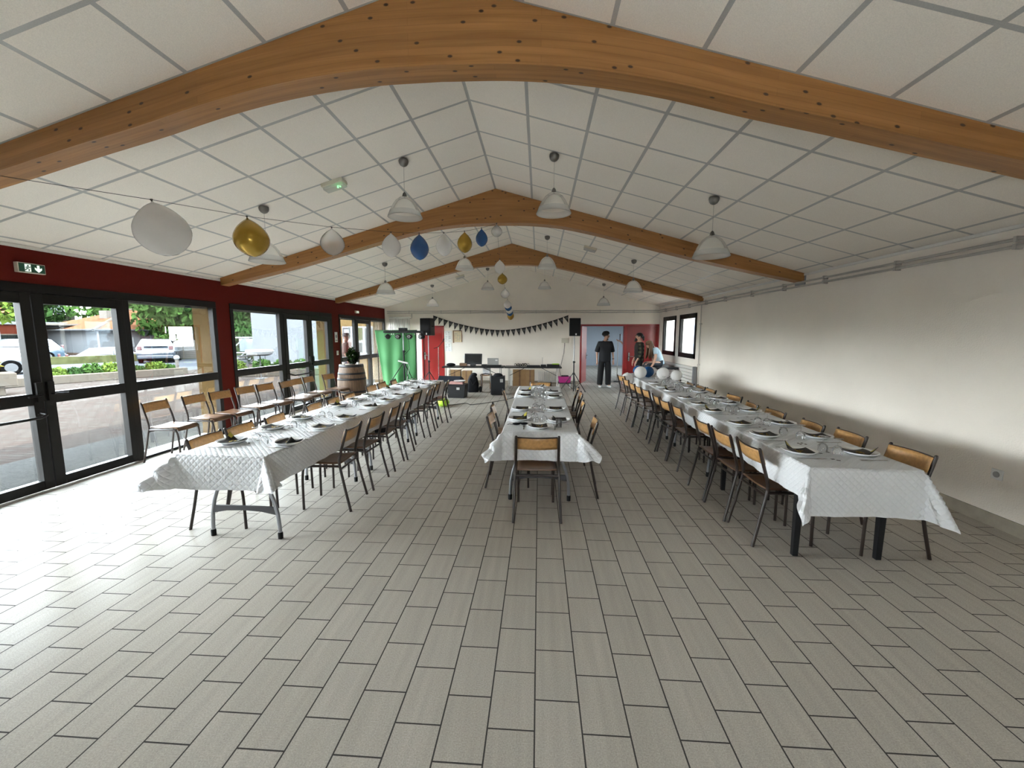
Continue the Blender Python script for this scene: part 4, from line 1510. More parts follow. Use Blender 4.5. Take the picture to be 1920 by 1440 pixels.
for row, lst in SET.items():
    for k, (x, y) in enumerate(lst):
        if row in PH:
            where = '%s from the near end, %s' % (ORD[k], PH[row])
            seat_dir = -1 if row in ('LL', 'RL', 'CL') else 1       # where the diner sits, along x
            face = PI if seat_dir > 0 else 0.0
            gname = ' on the ' + PH[row]
        else:
            where = 'at the %s end of the middle table' % ('near' if row == 'CN' else 'far')
            face = PI / 2 if row == 'CN' else -PI / 2
            gname = ' at the ends of the middle table'
        R = RZ(face)
        at = lambda dx, dy: (R @ Vector((dx, dy, 0))) + Vector((x, y, 0))
        put('plate', make_plate, x, y, ZT, 0, 'white dinner plate, ' + where, 'dinner plates' + gname)
        alt = 1 if (k * 7 + len(row) + ord(row[-1])) % 3 == 0 else 0
        put('napkin', make_napkin, x, y, ZT, face + PI / 2 * (0 if row[0] == 'C' else 1) + rs.uniform(-.15, .15), ('gold tagged napkin, ' if alt else 'black napkin, ') + where, 'napkins' + gname, alt)
        p = at(.185 if row[0] != 'C' else .16, .05 + rs.uniform(-.03, .03))
        put('glass', make_glass, p.x, p.y, ZT, rs.uniform(0, 6), 'upturned wine glass, ' + where, 'wine glasses' + gname)
        p = at(-.10, -.16 + rs.uniform(-.015, .015))
        put('knife', make_knife, p.x, p.y, ZT, face + rs.uniform(-.08, .08), 'steel table knife, ' + where, 'table knives' + gname)
        p = at(-.09, .155 + rs.uniform(-.015, .015))
        put('fork', make_fork, p.x, p.y, ZT, face + rs.uniform(-.1, .1), 'steel dinner fork, ' + where, 'dinner forks' + gname)
# confetti
for nm, cx0, cx1, y0, y1, n in (('window-side', -2.42, -2.28, 3.1, 7.9, 60), ('middle', -.03, .07, 4.1, 6.9, 70), ('wall-side', 2.2, 2.36, 3.0, 9.0, 70)):
    m = MB()
    for _ in range(n):
        f = rs.random()
        M = TR(cx0 + rs.uniform(-.07, .07) + (cx1 - cx0) * f, y0 + (y1 - y0) * f, ZT + .001) @ RZ(rs.uniform(0, 6))
        m.prism([(-.012, -.008), (.012, -.008), (.012, .008), (-.012, .008)], 0, .0012, 'z', M)
    tag(m.build('confetti', 'dark_card'), 'dark confetti scattered along the %s table' % nm, 'confetti', kind='stuff')
# small extras on the middle table
t = thing('party_mask', 'black party mask on the cloth by the nearest plates of the middle table', 'mask', (-.18, 4.07, ZT), .2)
m = MB()
for s in (-1, 1):
    m.ball((s * .04, 0, .012), .042, .028, .012, 14, 8)
m.tube([(-.05, 0, .014), (0, .012, .016), (.05, 0, .014)], .008, 6)
m.build('shell', 'black_fabric', t, smooth='all')
MB().tube([(-.08, 0, .008), (-.11, .03, .005), (-.13, .02, .004)], .003, 5).build('strap', 'black_fabric', t)
t = thing('water_tumbler', 'straight clear tumbler beside the plate at the middle table near end', 'glass', (.20, 3.95, ZT))
MB().lathe([(.024, .001), (.026, .004), (.031, .085), (.0295, .085), (.025, .008), (.001, .006)], 20, cap=False).build('tumbler_body', 'clear_glass', t, smooth='all')
# ------------------------------------------------------------------ balloons, lamps, fittings
def make_balloon(label, m, loc, r, h, tilt=(0, 0), group='balloons on the string', knot='string_dark', name='balloon'):
    """Knot at the origin, body hanging below it: pear shaped, narrow at the knot."""
    t = thing(name, label, 'balloon', loc, 0, group)
    t.rotation_euler = (tilt[0], tilt[1], 0)
    prof = [(.004, 0), (.012, -.012)]
    for i in range(1, 21):
        a = i / 20
        rr = r * math.sin(PI * a ** 1.15) ** .60 if a < 1 else .0005
        prof.append((max(rr, .0005), -.012 - (h - .012) * a))
    prof = [p for k, p in enumerate(prof) if k < 2 or p[0] > .012 or k > 12]
    MB().lathe(prof, 28, cap=False).build('skin', m, t, smooth='all')
    MB().lathe([(.012, .016), (.005, .004), (.006, -.004), (.009, -.010)], 10).build('knot', knot, t, smooth=True)
    return t

pts = [(-3.93, 2.86, 2.80)]
BL = [((-3.02, 3.16, 2.69), .185, .43, 'balloon_white', 'big white balloon nearest the viewer on the string'),
      ((-2.69, 3.77, 2.727), .150, .355, 'balloon_gold', 'gold balloon in front of a pendant lamp on the string'),
      ((-2.341, 4.665, 2.848), .130, .30, 'balloon_clear', 'clear balloon with gold confetti inside'),
      ((-1.857, 5.213, 2.918), .115, .295, 'balloon_white', 'white balloon between the confetti balloon and the blue one'),
      ((-1.586, 5.52, 2.973), .121, .335, 'balloon_blue', 'large blue balloon in the middle of the string'),
      ((-1.325, 5.815, 3.045), .110, .305, 'balloon_white', 'white balloon between the blue and the gold one'),
      ((-1.083, 6.088, 3.127), .107, .295, 'balloon_gold', 'gold balloon above the pendant lamp beside the second blue one'),
      ((-.869, 6.332, 3.228), .090, .26, 'balloon_blue', 'small blue balloon beside the gold one under the beam'),
      ((-.66, 6.51, 3.335), .085, .19, 'balloon_clear', 'small clear balloon hung at the middle of the beam')]
for k, (p, r, h, m, lb) in enumerate(BL):
    make_balloon(lb, m, p, r, h, (0, math.radians(-16) if k == 0 else math.radians(-8) if k == 1 else 0))
    pts.append((p[0], p[1], p[2] + .012))
tag(MB().tube(pts, .0022, 5).build('balloon_string', 'string_dark'), 'thin dark string carrying balloons from the nearest beam to the middle beam', 'string')
m = MB()
for k in range(14):
    a = rs.uniform(-.3, 1.1)
    e = rs.uniform(-.85, -.35)
    q = Vector((math.cos(e) * math.cos(a - 1.2), math.cos(e) * math.sin(a - 1.2), math.sin(e))) * .112
    m.prism([(.012 * math.cos(j * PI / 3), .012 * math.sin(j * PI / 3)) for j in range(6)], 0, .001, 'z', TR(-2.341 + q.x, 4.665 + q.y, 2.69 + q.z * 1.1) @ q.to_track_quat('Z', 'Y').to_matrix().to_4x4())
tag(m.build('confetti', 'olive_foil'), 'gold confetti dots inside the clear balloon', 'confetti', kind='stuff')
B2 = [((-.727, 7.7, 3.017), .100, .255, 'balloon_white', 'white balloon first on the second string behind the beam'),
      ((-.732, 8.3, 2.865), .098, .22, 'balloon_gold', 'gold balloon with a dark knot on the second string'),
      ((-.737, 9.0, 2.642), .098, .21, 'balloon_clear', 'clear balloon halfway along the second string'),
      ((-.80, 10.5, 2.528), .095, .22, 'balloon_white', 'white balloon over the farther blue one on the second string'),
      ((-.816, 11.0, 2.486), .093, .215, 'balloon_blue', 'blue balloon on the second string'),
      ((-.825, 11.5, 2.45), .093, .225, 'balloon_white', 'white balloon between the two blue ones on the second string'),
      ((-.835, 11.9, 2.41), .093, .235, 'balloon_blue', 'farther blue balloon on the second string'),
      ((-.843, 12.3, 2.36), .100, .275, 'balloon_gold', 'gold balloon lowest and last on the second string')]
pts = [(-.66, 6.52, 3.36)]
for p, r, h, m, lb in B2:
    make_balloon(lb, m, p, r, h, group='balloons on the second string')
    pts.append((p[0], p[1], p[2] + .012))
pts.append((-.86, YB - .02, 2.30))
tag(MB().tube(pts, .002, 5).build('balloon_string', 'string_dark'), 'second thin string of balloons running back to the gable wall', 'string')
for (x, y, z), r, mm, lb in [((1.92, 9.02, .57), .125, 'balloon_white', 'white balloon beside the last chair at the aisle end'), ((2.10, 8.62, ZT), .125, 'balloon_white', 'white balloon in front of the blue one on the wall-side table'),
                             ((2.31, 8.82, ZT), .118, 'balloon_blue', 'dark blue balloon lying on the wall-side table'), ((2.20, 9.25, ZT), .11, 'balloon_blue', 'second blue balloon half hidden behind the white one'), ((2.43, 8.95, ZT), .105, 'balloon_white', 'pale balloon behind the wall-side table centre'),
                             ((2.50, 8.42, ZT), .122, 'balloon_white', 'round cream balloon on the wall-side table by the radiator'), ((2.69, 8.20, ZT), .108, 'balloon_white', 'low cream balloon at the wall edge of the table')]:
    t = thing('balloon', lb, 'balloon', (x, y, z + r * 1.02), 0, 'balloons on the wall-side table')
    prof = [(max(.0005, r * math.sin(PI * i / 18) ** .95), -r * math.cos(PI * i / 18) * (1.0 if i < 9 else 1.12)) for i in range(19)]
    M = Matrix.Rotation(math.radians(70), 4, 'X') if x > 1.95 else Matrix.Identity(4)
    MB().lathe(prof, 28, M, cap=False).build('skin', mm, t, smooth='all')
    MB().lathe([(.006, r * 1.10), (.012, r * 1.19)], 8, M).build('knot', mm, t)

# pendant lamps
def make_lamp(label):
    t = thing('pendant_lamp', label, 'lamp', (0, 0, 0), 0, 'pendant lamps')
    MB().lathe([(.052, .0), (.055, -.02), (.050, -.045), (.035, -.065), (.012, -.077), (.001, -.078)], 22).build('canopy', 'lamp_metal', t, smooth=True)
    MB().tube([(0, 0, -.07), (0, 0, -.36)], .0022, 6).build('cord', 'pipe_grey', t)
    MB().lathe([(.006, -.352), (.018, -.365), (.026, -.392), (.028, -.405)], 16).build('cap', 'lamp_metal', t, smooth=True)
    MB().lathe([(.026, -.400), (.062, -.416), (.100, -.446), (.130, -.486), (.153, -.528), (.170, -.565)], 36, cap=False).build('shade', 'lamp_frost', t, smooth='all', fix=False)
    MB().lathe([(.170, -.565), (.184, -.600), (.194, -.622), (.196, -.628), (.193, -.630), (.182, -.602), (.168, -.566)], 36, cap=False).build('shade_rim', 'lamp_rim', t, smooth='all')
    MB().lathe([(.014, -.41), (.016, -.45), (.018, -.52), (.016, -.555), (.001, -.56)], 12).build('bulb', 'lens_white', t, smooth=True)
    return t
lamp0 = None
xn = {-3.22: 'over the chairs by the windows', -1.54: 'on the window side of the ridge', .153: 'on the wall side of the ridge', 1.89: 'above the wall-side table'}
for j, y in enumerate((4.81, 8.61, 12.45)):
    for x in (-3.22, -1.54, .153, 1.89):
        lab = '%s frosted glass pendant lamp %s' % (('nearest', 'middle', 'farthest')[j], xn[x])
        loc = (x, y, zc(x) - .005)
        if lamp0 is None:
            lamp0 = make_lamp(lab)
            lamp0.location = loc
        else:
            dup(lamp0, loc, 0, lab)

# emergency lights on the ceiling
for x, y, led, lab in ((-2.36, 4.80, True, 'nearest ceiling emergency light with a glowing green lamp'), (1.015, 8.57, False, 'ceiling emergency light on the wall side slope'), (-2.36, 12.35, False, 'farthest ceiling emergency light before the gable')):
    s = math.atan((ZR - ZE) / (XM - XL)) * (-1 if x < XM else 1)
    t = thing('emergency_light', lab, 'emergency light', (x, y, zc(x)), 0, 'ceiling emergency lights')
    t.rotation_euler = (0, s, 0)
    MB().box(-.13, .13, -.07, .07, -.045, 0).build('housing', 'cream_plastic', t, bevel=.008)
    MB().box(-.12, .12, -.06, .06, -.075, -.044).build('diffuser', 'lamp_rim', t, bevel=.006)
    if led:
        m = MB()
        for dx, dy in ((.05, -.02), (.065, .01), (.035, .01)):
            m.ball((dx, dy - .02, -.070), .009, n=8, m=6)
        m.build('led', 'led_green', t)

# exit signs over the doors
def exit_sign(loc, w, h, lab, dim=False):
    t = thing('exit_sign', lab, 'exit sign', loc, 0, 'exit signs over the glazed doors')
    MB().box(0, .045, -w / 2, w / 2, -h / 2, h / 2).build('case', 'cream_plastic', t, bevel=.004)
    if not dim:
        MB().box(.045, .048, -w / 2 + .008, w / 2 - .008, -h / 2 + .008, h / 2 - .008).build('panel', 'exit_green', t)
    s = h / .1
    m = MB()
    x0, x1 = .048, .050
    if not dim:      # door with a running figure, then an arrow pointing down
        m.box(x0, x1, -.062, -.012, -.036 * s, .036 * s)
        m.build('pictogram_door', 'exit_white', t)
        m = MB()
        m.ball((.051, -.036, .022 * s), .003, .008, .008, 8, 6)
        for q in ([(-.036, .012), (-.042, -.006)], [(-.042, -.006), (-.028, -.016), (-.034, -.032)], [(-.042, -.006), (-.054, -.014), (-.062, -.026)], [(-.037, .010), (-.024, .004), (-.018, .012)], [(-.037, .010), (-.052, .006), (-.054, -.004)]):
            m.tube([(.0515, a, b_ * s) for a, b_ in q], .0042, 6)
        m.build('running_figure', 'exit_green', t)
        m = MB()
    for k in ((0,) if not dim else (-.035, .035)):
        yy = .052 if not dim else k
        m.prism([(yy - .010, .034 * s), (yy + .010, .034 * s), (yy + .010, .0), (yy + .030, .012 * s), (yy + .030, -.008 * s), (yy, -.036 * s), (yy - .030, -.008 * s), (yy - .030, .012 * s), (yy - .010, 0)], x0, x1 + .001, 'x')
    m.build('arrow', 'exit_white', t)
exit_sign((XL, 4.01, 2.335), .235, .10, 'green exit sign with running figure and down arrow on the red wall')
exit_sign((XL, 11.67, 2.30), .20, .07, 'small pale exit sign over the far glazed bay', True)

# wall fittings
t = thing('notice_sheet', 'small printed notice on the red pier', 'notice', (XL, 10.42, 1.59))
MB().box(0, .004, -.07, .07, -.13, .13).build('sheet', 'paper_white', t)
m = MB()
m.lathe([(.03, 0), (.045, 0)], 18, TR(.006, 0, .02) @ Matrix.Rotation(PI / 2, 4, 'Y'))
m.box(.004, .0055, -.05, .05, -.10, -.07)
m.build('print', 'print_grey', t)
t = thing('light_switch', 'white light switch on the red pier', 'switch', (XL, 10.45, 1.18))
MB().box(0, .012, -.045, .045, -.055, .055).build('plate', 'white_paint', t, bevel=.003)
MB().box(.012, .018, -.028, .028, -.035, .035).build('rocker', 'cream_plastic', t, bevel=.002)
t = thing('wall_socket', 'white round holed socket low on the white wall', 'socket', (XR, 3.685, .462))
MB().box(-.012, 0, -.045, .045, -.045, .045).build('plate', 'white_paint', t, bevel=.004)
MB().lathe([(.026, 0), (.026, .004)], 20, TR(-.016, 0, 0) @ Matrix.Rotation(PI / 2, 4, 'Y')).build('well', 'print_grey', t)
t = thing('junction_box', 'beige wall box with a hanging cable behind the standing speaker', 'wall box', (.86, YB, 1.46))
MB().box(-.11, .11, -.05, 0, -.08, .08).build('case', 'cream_plastic', t, bevel=.006)
MB().tube([(.0, -.03, -.08), (-.02, -.03, -.4), (-.10, -.03, -.75), (-.16, -.03, -1.0), (-.12, -.05, -1.2)], .008, 6).build('cable', 'black_rubber', t, smooth=True)

# heating pipes along the right and gable walls
for z, lab in ((2.437, 'upper heating pipe along the white wall and gable'), (2.378, 'lower heating pipe along the white wall and gable')):
    t = thing('heating_pipe', lab, 'pipe', (0, 0, 0), 0, 'heating pipes under the ceiling')
    MB().tube([(XR - .045, YF, z), (XR - .045, YB - .05, z), (XR - .06, YB - .045, z), (XL + .1, YB - .045, z)], .014, 8).build('tube', 'pipe_grey', t, smooth=True)
    for y in (-1.0, .6, 2.2, 3.75, 4.9, 6.05, 7.0, 8.0, 9.1, 10.1, 11.2, 12.2, 13.2):
        m = MB().box(XR - .065, XR, y - .012, y + .012, z - .024, z + .024)
        m.build('pipe_clip', 'pipe_grey', t)
    for x in (-4.4, -3.3, -2.3, -1.2, -.1, .9, 2.0, 3.1):
        MB().box(x - .012, x + .012, YB - .065, YB, z - .022, z + .022).build('pipe_clip', 'pipe_grey', t)
t = thing('drop_pipe', 'vertical pipe beside the small dark window', 'pipe', (XR - .03, 10.38, 0))
MB().tube([(0, 0, .1), (0, 0, 2.37)], .013, 8).build('tube', 'pipe_grey', t, smooth=True)
for z in (.9, 1.9):
    MB().box(-.02, .03, -.02, .02, z, z + .03).build('pipe_clip', 'pipe_grey', t)
# radiators
t = thing('wall_radiator', 'white flat ribbed radiator under the small dark windows', 'radiator', (XR, 0, 0))
for k in range(9):
    MB().box(-.085, -.045, 10.58, 13.1, .10 + k * .084, .10 + k * .084 + .074).build('rib', 'radiator_white', t, bevel=.008)
MB().box(-.045, -.01, 10.62, 13.0, .12, .80).build('back_plate', 'radiator_white', t)
MB().box(-.10, -.02, 10.50, 10.57, .0, .86).build('end_column', 'grey_steel', t, bevel=.006)
t = thing('tall_radiator', 'tall white column radiator in the gable corner', 'radiator', (-4.72, YB - .03, 0))
for k in range(12):
    MB().tube([(-.33 + k * .06, -.05, .9), (-.33 + k * .06, -.05, 2.22)], .020, 8).build('column', 'radiator_white', t, smooth=True)
for z in (.9, 2.22):
    MB().box(-.36, .36, -.075, -.02, z - .03, z + .03).build('header', 'radiator_white', t, bevel=.008)
MB().tube([(.36, -.05, 2.2), (.42, -.05, 2.2), (.42, -.03, 2.35)], .018, 8).build('valve', 'pipe_grey', t)
t = thing('small_radiator', 'low white radiator with looped tubes behind the music tables', 'radiator', (.25, YB - .03, 0))
for k in range(5):
    MB().tube([(-.24 + k * .12, -.04, .12), (-.24 + k * .12, -.04, .42), (-.18 + k * .12, -.04, .42), (-.18 + k * .12, -.04, .12)], .014, 6).build('loop', 'radiator_white', t, smooth=True)
MB().box(-.28, .36, -.06, -.01, .06, .12).build('header', 'radiator_white', t)
# bunting on the gable wall
t = thing('bunting', 'black triangular pennant bunting reading 18 across the gable wall', 'bunting', (0, YB - .02, 0))
A, Bm, C = (-3.585, 2.285), (-1.265, 1.775), (.975, 2.29)
import_pts = []
def bunt(f):
    x = A[0] + (C[0] - A[0]) * f
    k = (x + 1.30) / 2.28
    return x, 1.80 + .495 * abs(k) ** 1.75
cord = [bunt(i / 60) for i in range(61)]
MB().tube([(x, 0, z) for x, z in cord], .006, 6).build('cord', 'black_fabric', t)
def digits(m, ox, oz, rx, s):
    strokes = [[(-.5, .35), (-.3, .5), (-.3, -.5)], [(.25, .5), (.05, .3), (.25, .05), (.45, .3), (.25, .5)], [(.25, .05), (.0, -.22), (.25, -.5), (.5, -.22), (.25, .05)]]
    for st in strokes:
        m.tube([(ox + (px * math.cos(rx) - pz * math.sin(rx)) * s, -.0055, oz + (px * math.sin(rx) + pz * math.cos(rx)) * s) for px, pz in st], .0042, 4)
NF = 26
for k in range(NF):
    x0, z0 = bunt((k + .06) / NF)
    x1, z1 = bunt((k + .94) / NF)
    a = math.atan2(z1 - z0, x1 - x0)
    mx, mz = (x0 + x1) / 2, (z0 + z1) / 2
    tx, tz = mx + math.sin(a) * .235, mz - math.cos(a) * .235
    m = MB().prism([(x0, z0), (x1, z1), (tx, tz)], -.003, .003)
    fl = m.build('pennant', 'napkin_black', t)
    m = MB()
    digits(m, mx + math.sin(a) * .075, mz - math.cos(a) * .075, a, .075)
    m.build('digits', 'print_grey', fl)
# sheets pinned to the gable wall
for x0, x1, z0, z1, mm, lab, kind in ((-3.21, -2.945, 1.385, 1.785, 'paper_white', 'white printed notice beside the red door', 0), (-2.90, -2.615, 1.405, 1.785, 'paper_cream', 'cream poster in a brown frame on the gable wall', 1), (-3.20, -2.965, 1.085, 1.37, 'paper_white', 'white sheet pinned below the printed notice', 0)):
    t = thing('poster' if kind else 'notice_sheet', lab, 'poster' if kind else 'notice', (x0, YB, z0))
    w, h = x1 - x0, z1 - z0
    MB().box(0, w, -.008, 0, 0, h).build('sheet', mm, t)
    m = MB()
    rr = random.Random(int(z0 * 100))
    for j in range(7):
        zz = h * (.1 + .12 * j)
        for i in range(2 + kind):
            xa = w * (.12 + i * .8 / (2 + kind))
            m.box(xa, xa + w * rr.uniform(.10, .30), -.0095, -.008, zz, zz + h * rr.uniform(.015, .05))
    m.build('print', 'print_grey', t)
    if kind:
        m = MB()
        m.box(-.015, .02, -.014, 0, -.03, h + .01)
        m.box(w - .01, w + .01, -.014, 0, 0, h + .01)
        m.box(0, w, -.014, 0, h - .02, h + .012)
        m.build('frame', 'brown_wood', t)
# ------------------------------------------------------------------ music corner
def tripod_stand(name, lab, loc, h, spread=.42, hub=.62, rz=.3, cat='stand', r=.018, low=True):
    t = thing(name, lab, cat, loc, rz)
    MB().tube([(0, 0, .06 if low else .3), (0, 0, hub + .35)], r, 10).build('pole', 'black_plastic', t, smooth=True)
    MB().tube([(0, 0, hub + .3), (0, 0, h)], r * .75, 10).build('upper_pole', 'grey_steel', t, smooth=True)
    c = MB().lathe([(r * 1.7, hub - .03), (r * 1.8, hub + .03)], 12)
    c.lathe([(r * 1.6, hub + .30), (r * 1.6, hub + .36)], 12)
    c.build('collar', 'black_plastic', t, smooth=True)
    MB().lathe([(.014, 0), (.016, .03)], 10, TR(0, -r, hub + .33) @ Matrix.Rotation(PI / 2, 4, 'X')).build('knob', 'black_rubber', t)
    for k in range(3):
        a = 2 * PI * k / 3
        c, s = math.cos(a), math.sin(a)
        lg = MB().tube([(c * .03, s * .03, hub), (c * spread, s * spread, .012)], .011, 8).build('leg', 'black_plastic', t, smooth=True)
        MB().ball((c * spread, s * spread, .014), .016, n=10, m=6).build('rubber_foot', 'black_rubber', lg)
        MB().tube([(c * .02, s * .02, .12), (c * spread * .52, s * spread * .52, hub * .50)], .007, 6).build('brace', 'black_plastic', t)
    return t

def speaker(lab, loc, w, d, h, rz, badge):
    t = thing('loudspeaker', lab, 'speaker', loc, rz, 'loudspeakers on tripod stands')
    m = MB()
    m.prism([(-w / 2, -d / 2), (w / 2, -d / 2), (w / 2 * .8, d / 2), (-w / 2 * .8, d / 2)], 0, h, 'z')
    m.build('cabinet', 'black_plastic', t, bevel=.015)
    MB().box(-w / 2 + .02, w / 2 - .02, -d / 2 - .008, -d / 2, .02, h - .02).build('grille', 'speaker_grille', t, bevel=.004)
    MB().box(-.018 + badge, .018 + badge, -d / 2 - .012, -d / 2 - .008, .025, .075).build('badge', 'white_paint', t)
    MB().box(w / 2 * .9 - .005, w / 2 * .9 + .006, -.07, .07, h * .5, h * .56).build('handle', 'black_rubber', t)
    return t

tripod_stand('speaker_stand', 'black tripod stand under the speaker beside the red doors', (.985, 11.62, 0), 1.62, .44, .56, .62)
speaker('black loudspeaker on a stand beside the open red doorway', (.985, 11.60, 1.615), .315, .30, .49, 0, .03)
tripod_stand('speaker_stand', 'tripod stand under the speaker beside the green backdrop', (-3.16, 11.65, 0), 1.64, .42, .56, .9)
speaker('black loudspeaker on a stand next to the green backdrop', (-3.16, 11.63, 1.63), .33, .32, .485, math.radians(-16), .05)

# light bar on its tripod
t = tripod_stand('lighting_stand', 'black tripod lighting stand before the green backdrop', (-3.76, 11.25, 0), 1.72, .60, .86, 1.2, 'stand', .020)
MB().box(-.55, .58, -.03, .03, 1.70, 1.76, RZ(-1.2)).build('light_bar', 'black_plastic', t, bevel=.006)
MB().box(-.11, .11, -.06, .06, 1.76, 1.84, RZ(-1.2)).build('controller', 'black_plastic', t, bevel=.012)
MB().tube([(.04, -.06, 1.7), (.16, -.02, 1.5), (.17, 0, 1.25), (.02, .02, 1.10)], .006, 6, RZ(-1.2)).build('cable', 'black_rubber', t, smooth=True)
m = MB()
for x in (-.33, -.27, .33, .39):
    m.lathe([(.012, -.01), (.018, -.05)], 10, RZ(-1.2) @ TR(x, 0, 1.70))
m.build('small_lamp', 'lens_white', t)
t2 = thing('power_strip', 'white power strip resting across the lighting stand legs', 'power strip', (-3.76, 11.17, .90), math.radians(0))
t2.rotation_euler = (0, math.radians(14), 0)
MB().box(-.14, .14, -.025, .025, -.02, .02).build('strip_body', 'white_paint', t2, bevel=.006)
MB().tube([(.14, 0, 0), (.20, 0, -.1), (.20, .02, -.45), (.26, .03, -.8)], .005, 6).build('cable', 'white_paint', t2)
for k, (x, ang, lab) in enumerate(((-4.19, .35, 'round stage spotlight at the window end of the light bar'), (-3.90, 0, 'stage spotlight left of the lighting pole'), (-3.58, 0, 'stage spotlight right of the lighting pole'), (-3.24, -.5, 'stage spotlight next to the angled loudspeaker'))):
    s = thing('spotlight', lab, 'spotlight', (x, 11.24, 1.60), ang, 'spotlights on the light bar')
    MB().lathe([(.03, .07), (.066, .06), (.072, 0), (.070, -.06)], 22, Matrix.Rotation(PI / 2, 4, 'X') @ TR(0, 0, 0)).build('housing', 'black_plastic', s, smooth=True)
    MB().box(-.085, .085, -.03, .03, -.012, .012).build('clamp', 'black_plastic', s, bevel=.004)
    MB().tube([(-.075, 0, 0), (-.075, 0, .10), (.075, 0, .10), (.075, 0, 0)], .007, 6).build('yoke', 'black_plastic', s)
    m = MB()
    for j in range(7):
        a = j * PI / 3
        rr = .036 if j < 6 else 0
        m.ball((math.cos(a) * rr, -.064 if k else .0, math.sin(a) * rr), .011, n=8, m=6)
    m.build('lens', 'lens_white', s)
# green backdrop on its pole
def gc(u, v):
    x = -4.71 + 1.20 * u
    fold = .030 * math.sin(u * 17 + 2.2 * v) + .035 * math.sin(u * 7.5 + 1.0) * (.3 + v)
    zz = 1.775 - 1.765 * v
    return (x + .10 * v * (.5 - u) * .4 + (.20 * v if u < .02 else .20 * v * (1 - u) ** 2), 11.60 + fold * (.25 + v), zz)
tag(MB().grid(gc, 60, 24).build('green_backdrop', 'green_cloth', smooth='all', fix=False, solid=.003), 'green cloth backdrop hanging behind the lighting stand', 'backdrop')
t = thing('backdrop_stand', 'slim black stand carrying the green backdrop', 'stand', (-4.1, 11.63, 0))
MB().tube([(-.62, 0, 1.775), (.62, 0, 1.775)], .012, 8).build('crossbar', 'black_plastic', t, smooth=True)
for x in (-.58, .56):
    MB().tube([(x, .08, .0), (x, .08, 1.70), (x, .0, 1.775)], .012, 8).build('pole', 'black_plastic', t, smooth=True)
    MB().tube([(x - .0, .3, .01), (x, .08, .3), (x, -.02, .01)], .009, 6).build('leg', 'black_plastic', t, smooth=True)

# barrel and plant
t = thing('wine_barrel', 'old oak wine barrel standing by the far glazed bay', 'barrel', (-4.44, 9.46, 0))
def brad(z):
    return .262 + .062 * math.cos((z - .48) / .48 * PI / 2)
MB().lathe([(brad(z / 24 * .96), z / 24 * .96) for z in range(25)], 40).build('staves', 'barrel_oak', t, smooth=True)
for z0, z1 in ((.0, .05), (.17, .215), (.30, .345), (.60, .645), (.73, .775), (.90, .962)):
    k = 4
    MB().lathe([(brad(z0 + (z1 - z0) * i / k) + .006, z0 + (z1 - z0) * i / k) for i in range(k + 1)], 40, cap=False).build('hoop', 'barrel_iron', t, smooth=True, solid=.004)
p = bush('potted_plant', -4.38, 9.42, .96, .13, .13, .20, 'leafy green potted plant standing on the barrel', 'leaf_dark', 260, .045, 77, 'plant')
MB().lathe([(.05, 0), (.07, .10), (.072, .11)], 18).build('pot', 'black_plastic', p, smooth=True)
for k, (x, y, lab) in enumerate(((-4.56, 9.32, 'small white cup at the window edge of the barrel top'), (-4.24, 9.38, 'small white cup beside the potted plant'))):
    tag(MB().lathe([(.022, 0), (.030, .05), (.028, .05), (.02, .005), (.001, .004)], 14, cap=False).build('cup', 'white_paint', smooth='all', loc=(x, y, .963)), lab, 'cup', 'cups on the barrel')

# music tables
def dj_table(x0, x1, lab):
    t = thing('music_table', lab, 'table', (x0, 12.12, 0), 0, 'black music tables')
    w = x1 - x0
    MB().box(0, w, 0, .62, .665, .70).build('tabletop', 'black_plastic', t, bevel=.004)
    for x in (.12, w - .12):
        for y in (.06, .56):
            MB().tube([(x, y, 0), (x, y, .665)], .014, 8).build('leg', 'pipe_grey', t, smooth=True)
        MB().tube([(x, .06, .12), (x, .56, .12)], .010, 6).build('foot_rail', 'pipe_grey', t)
    for s in (0, 1):
        MB().tube([(.14 if s == 0 else w - .14, .31, .42), (w * .36 if s == 0 else w * .64, .31, .66)], .008, 6).build('brace', 'black_plastic', t)
dj_table(-2.90, -1.04, 'black topped music table carrying the monitor and laptop')
dj_table(-1.02, .68, 'black topped music table carrying the mixer and cables')
ZD = .70
t = thing('monitor', 'black flat monitor tilted on the music table', 'monitor', (-2.0, 12.42, ZD), math.radians(-6))
m = MB()
Mt = TR(0, 0, .05) @ Matrix.Rotation(math.radians(-8), 4, 'X')
MB().box(-.27, .27, -.02, .03, 0, .33, Mt).build('housing', 'black_plastic', t, bevel=.008)
MB().box(-.235, .235, -.024, -.02, .05, .29, Mt).build('screen', 'screen_black', t)
MB().box(-.07, .07, -.09, .09, 0, .06).build('foot', 'black_plastic', t, bevel=.006)
MB().box(-.31, -.285, -.03, .0, .19, .27, Mt).build('side_tag', 'white_paint', t)
t = thing('laptop', 'silver laptop open with its back towards the hall', 'laptop', (-1.38, 12.36, ZD))
MB().box(-.17, .17, 0, .24, 0, .018).build('base', 'black_plastic', t, bevel=.004)
MB().box(-.17, .17, -.008, .004, 0, .235, TR(0, .0, .018) @ Matrix.Rotation(math.radians(8), 4, 'X')).build('lid', 'silver_plastic', t, bevel=.004)
MB().box(.07, .14, -.0095, -.008, .15, .19, TR(0, .0, .018) @ Matrix.Rotation(math.radians(8), 4, 'X')).build('sticker', 'paper_white', t)
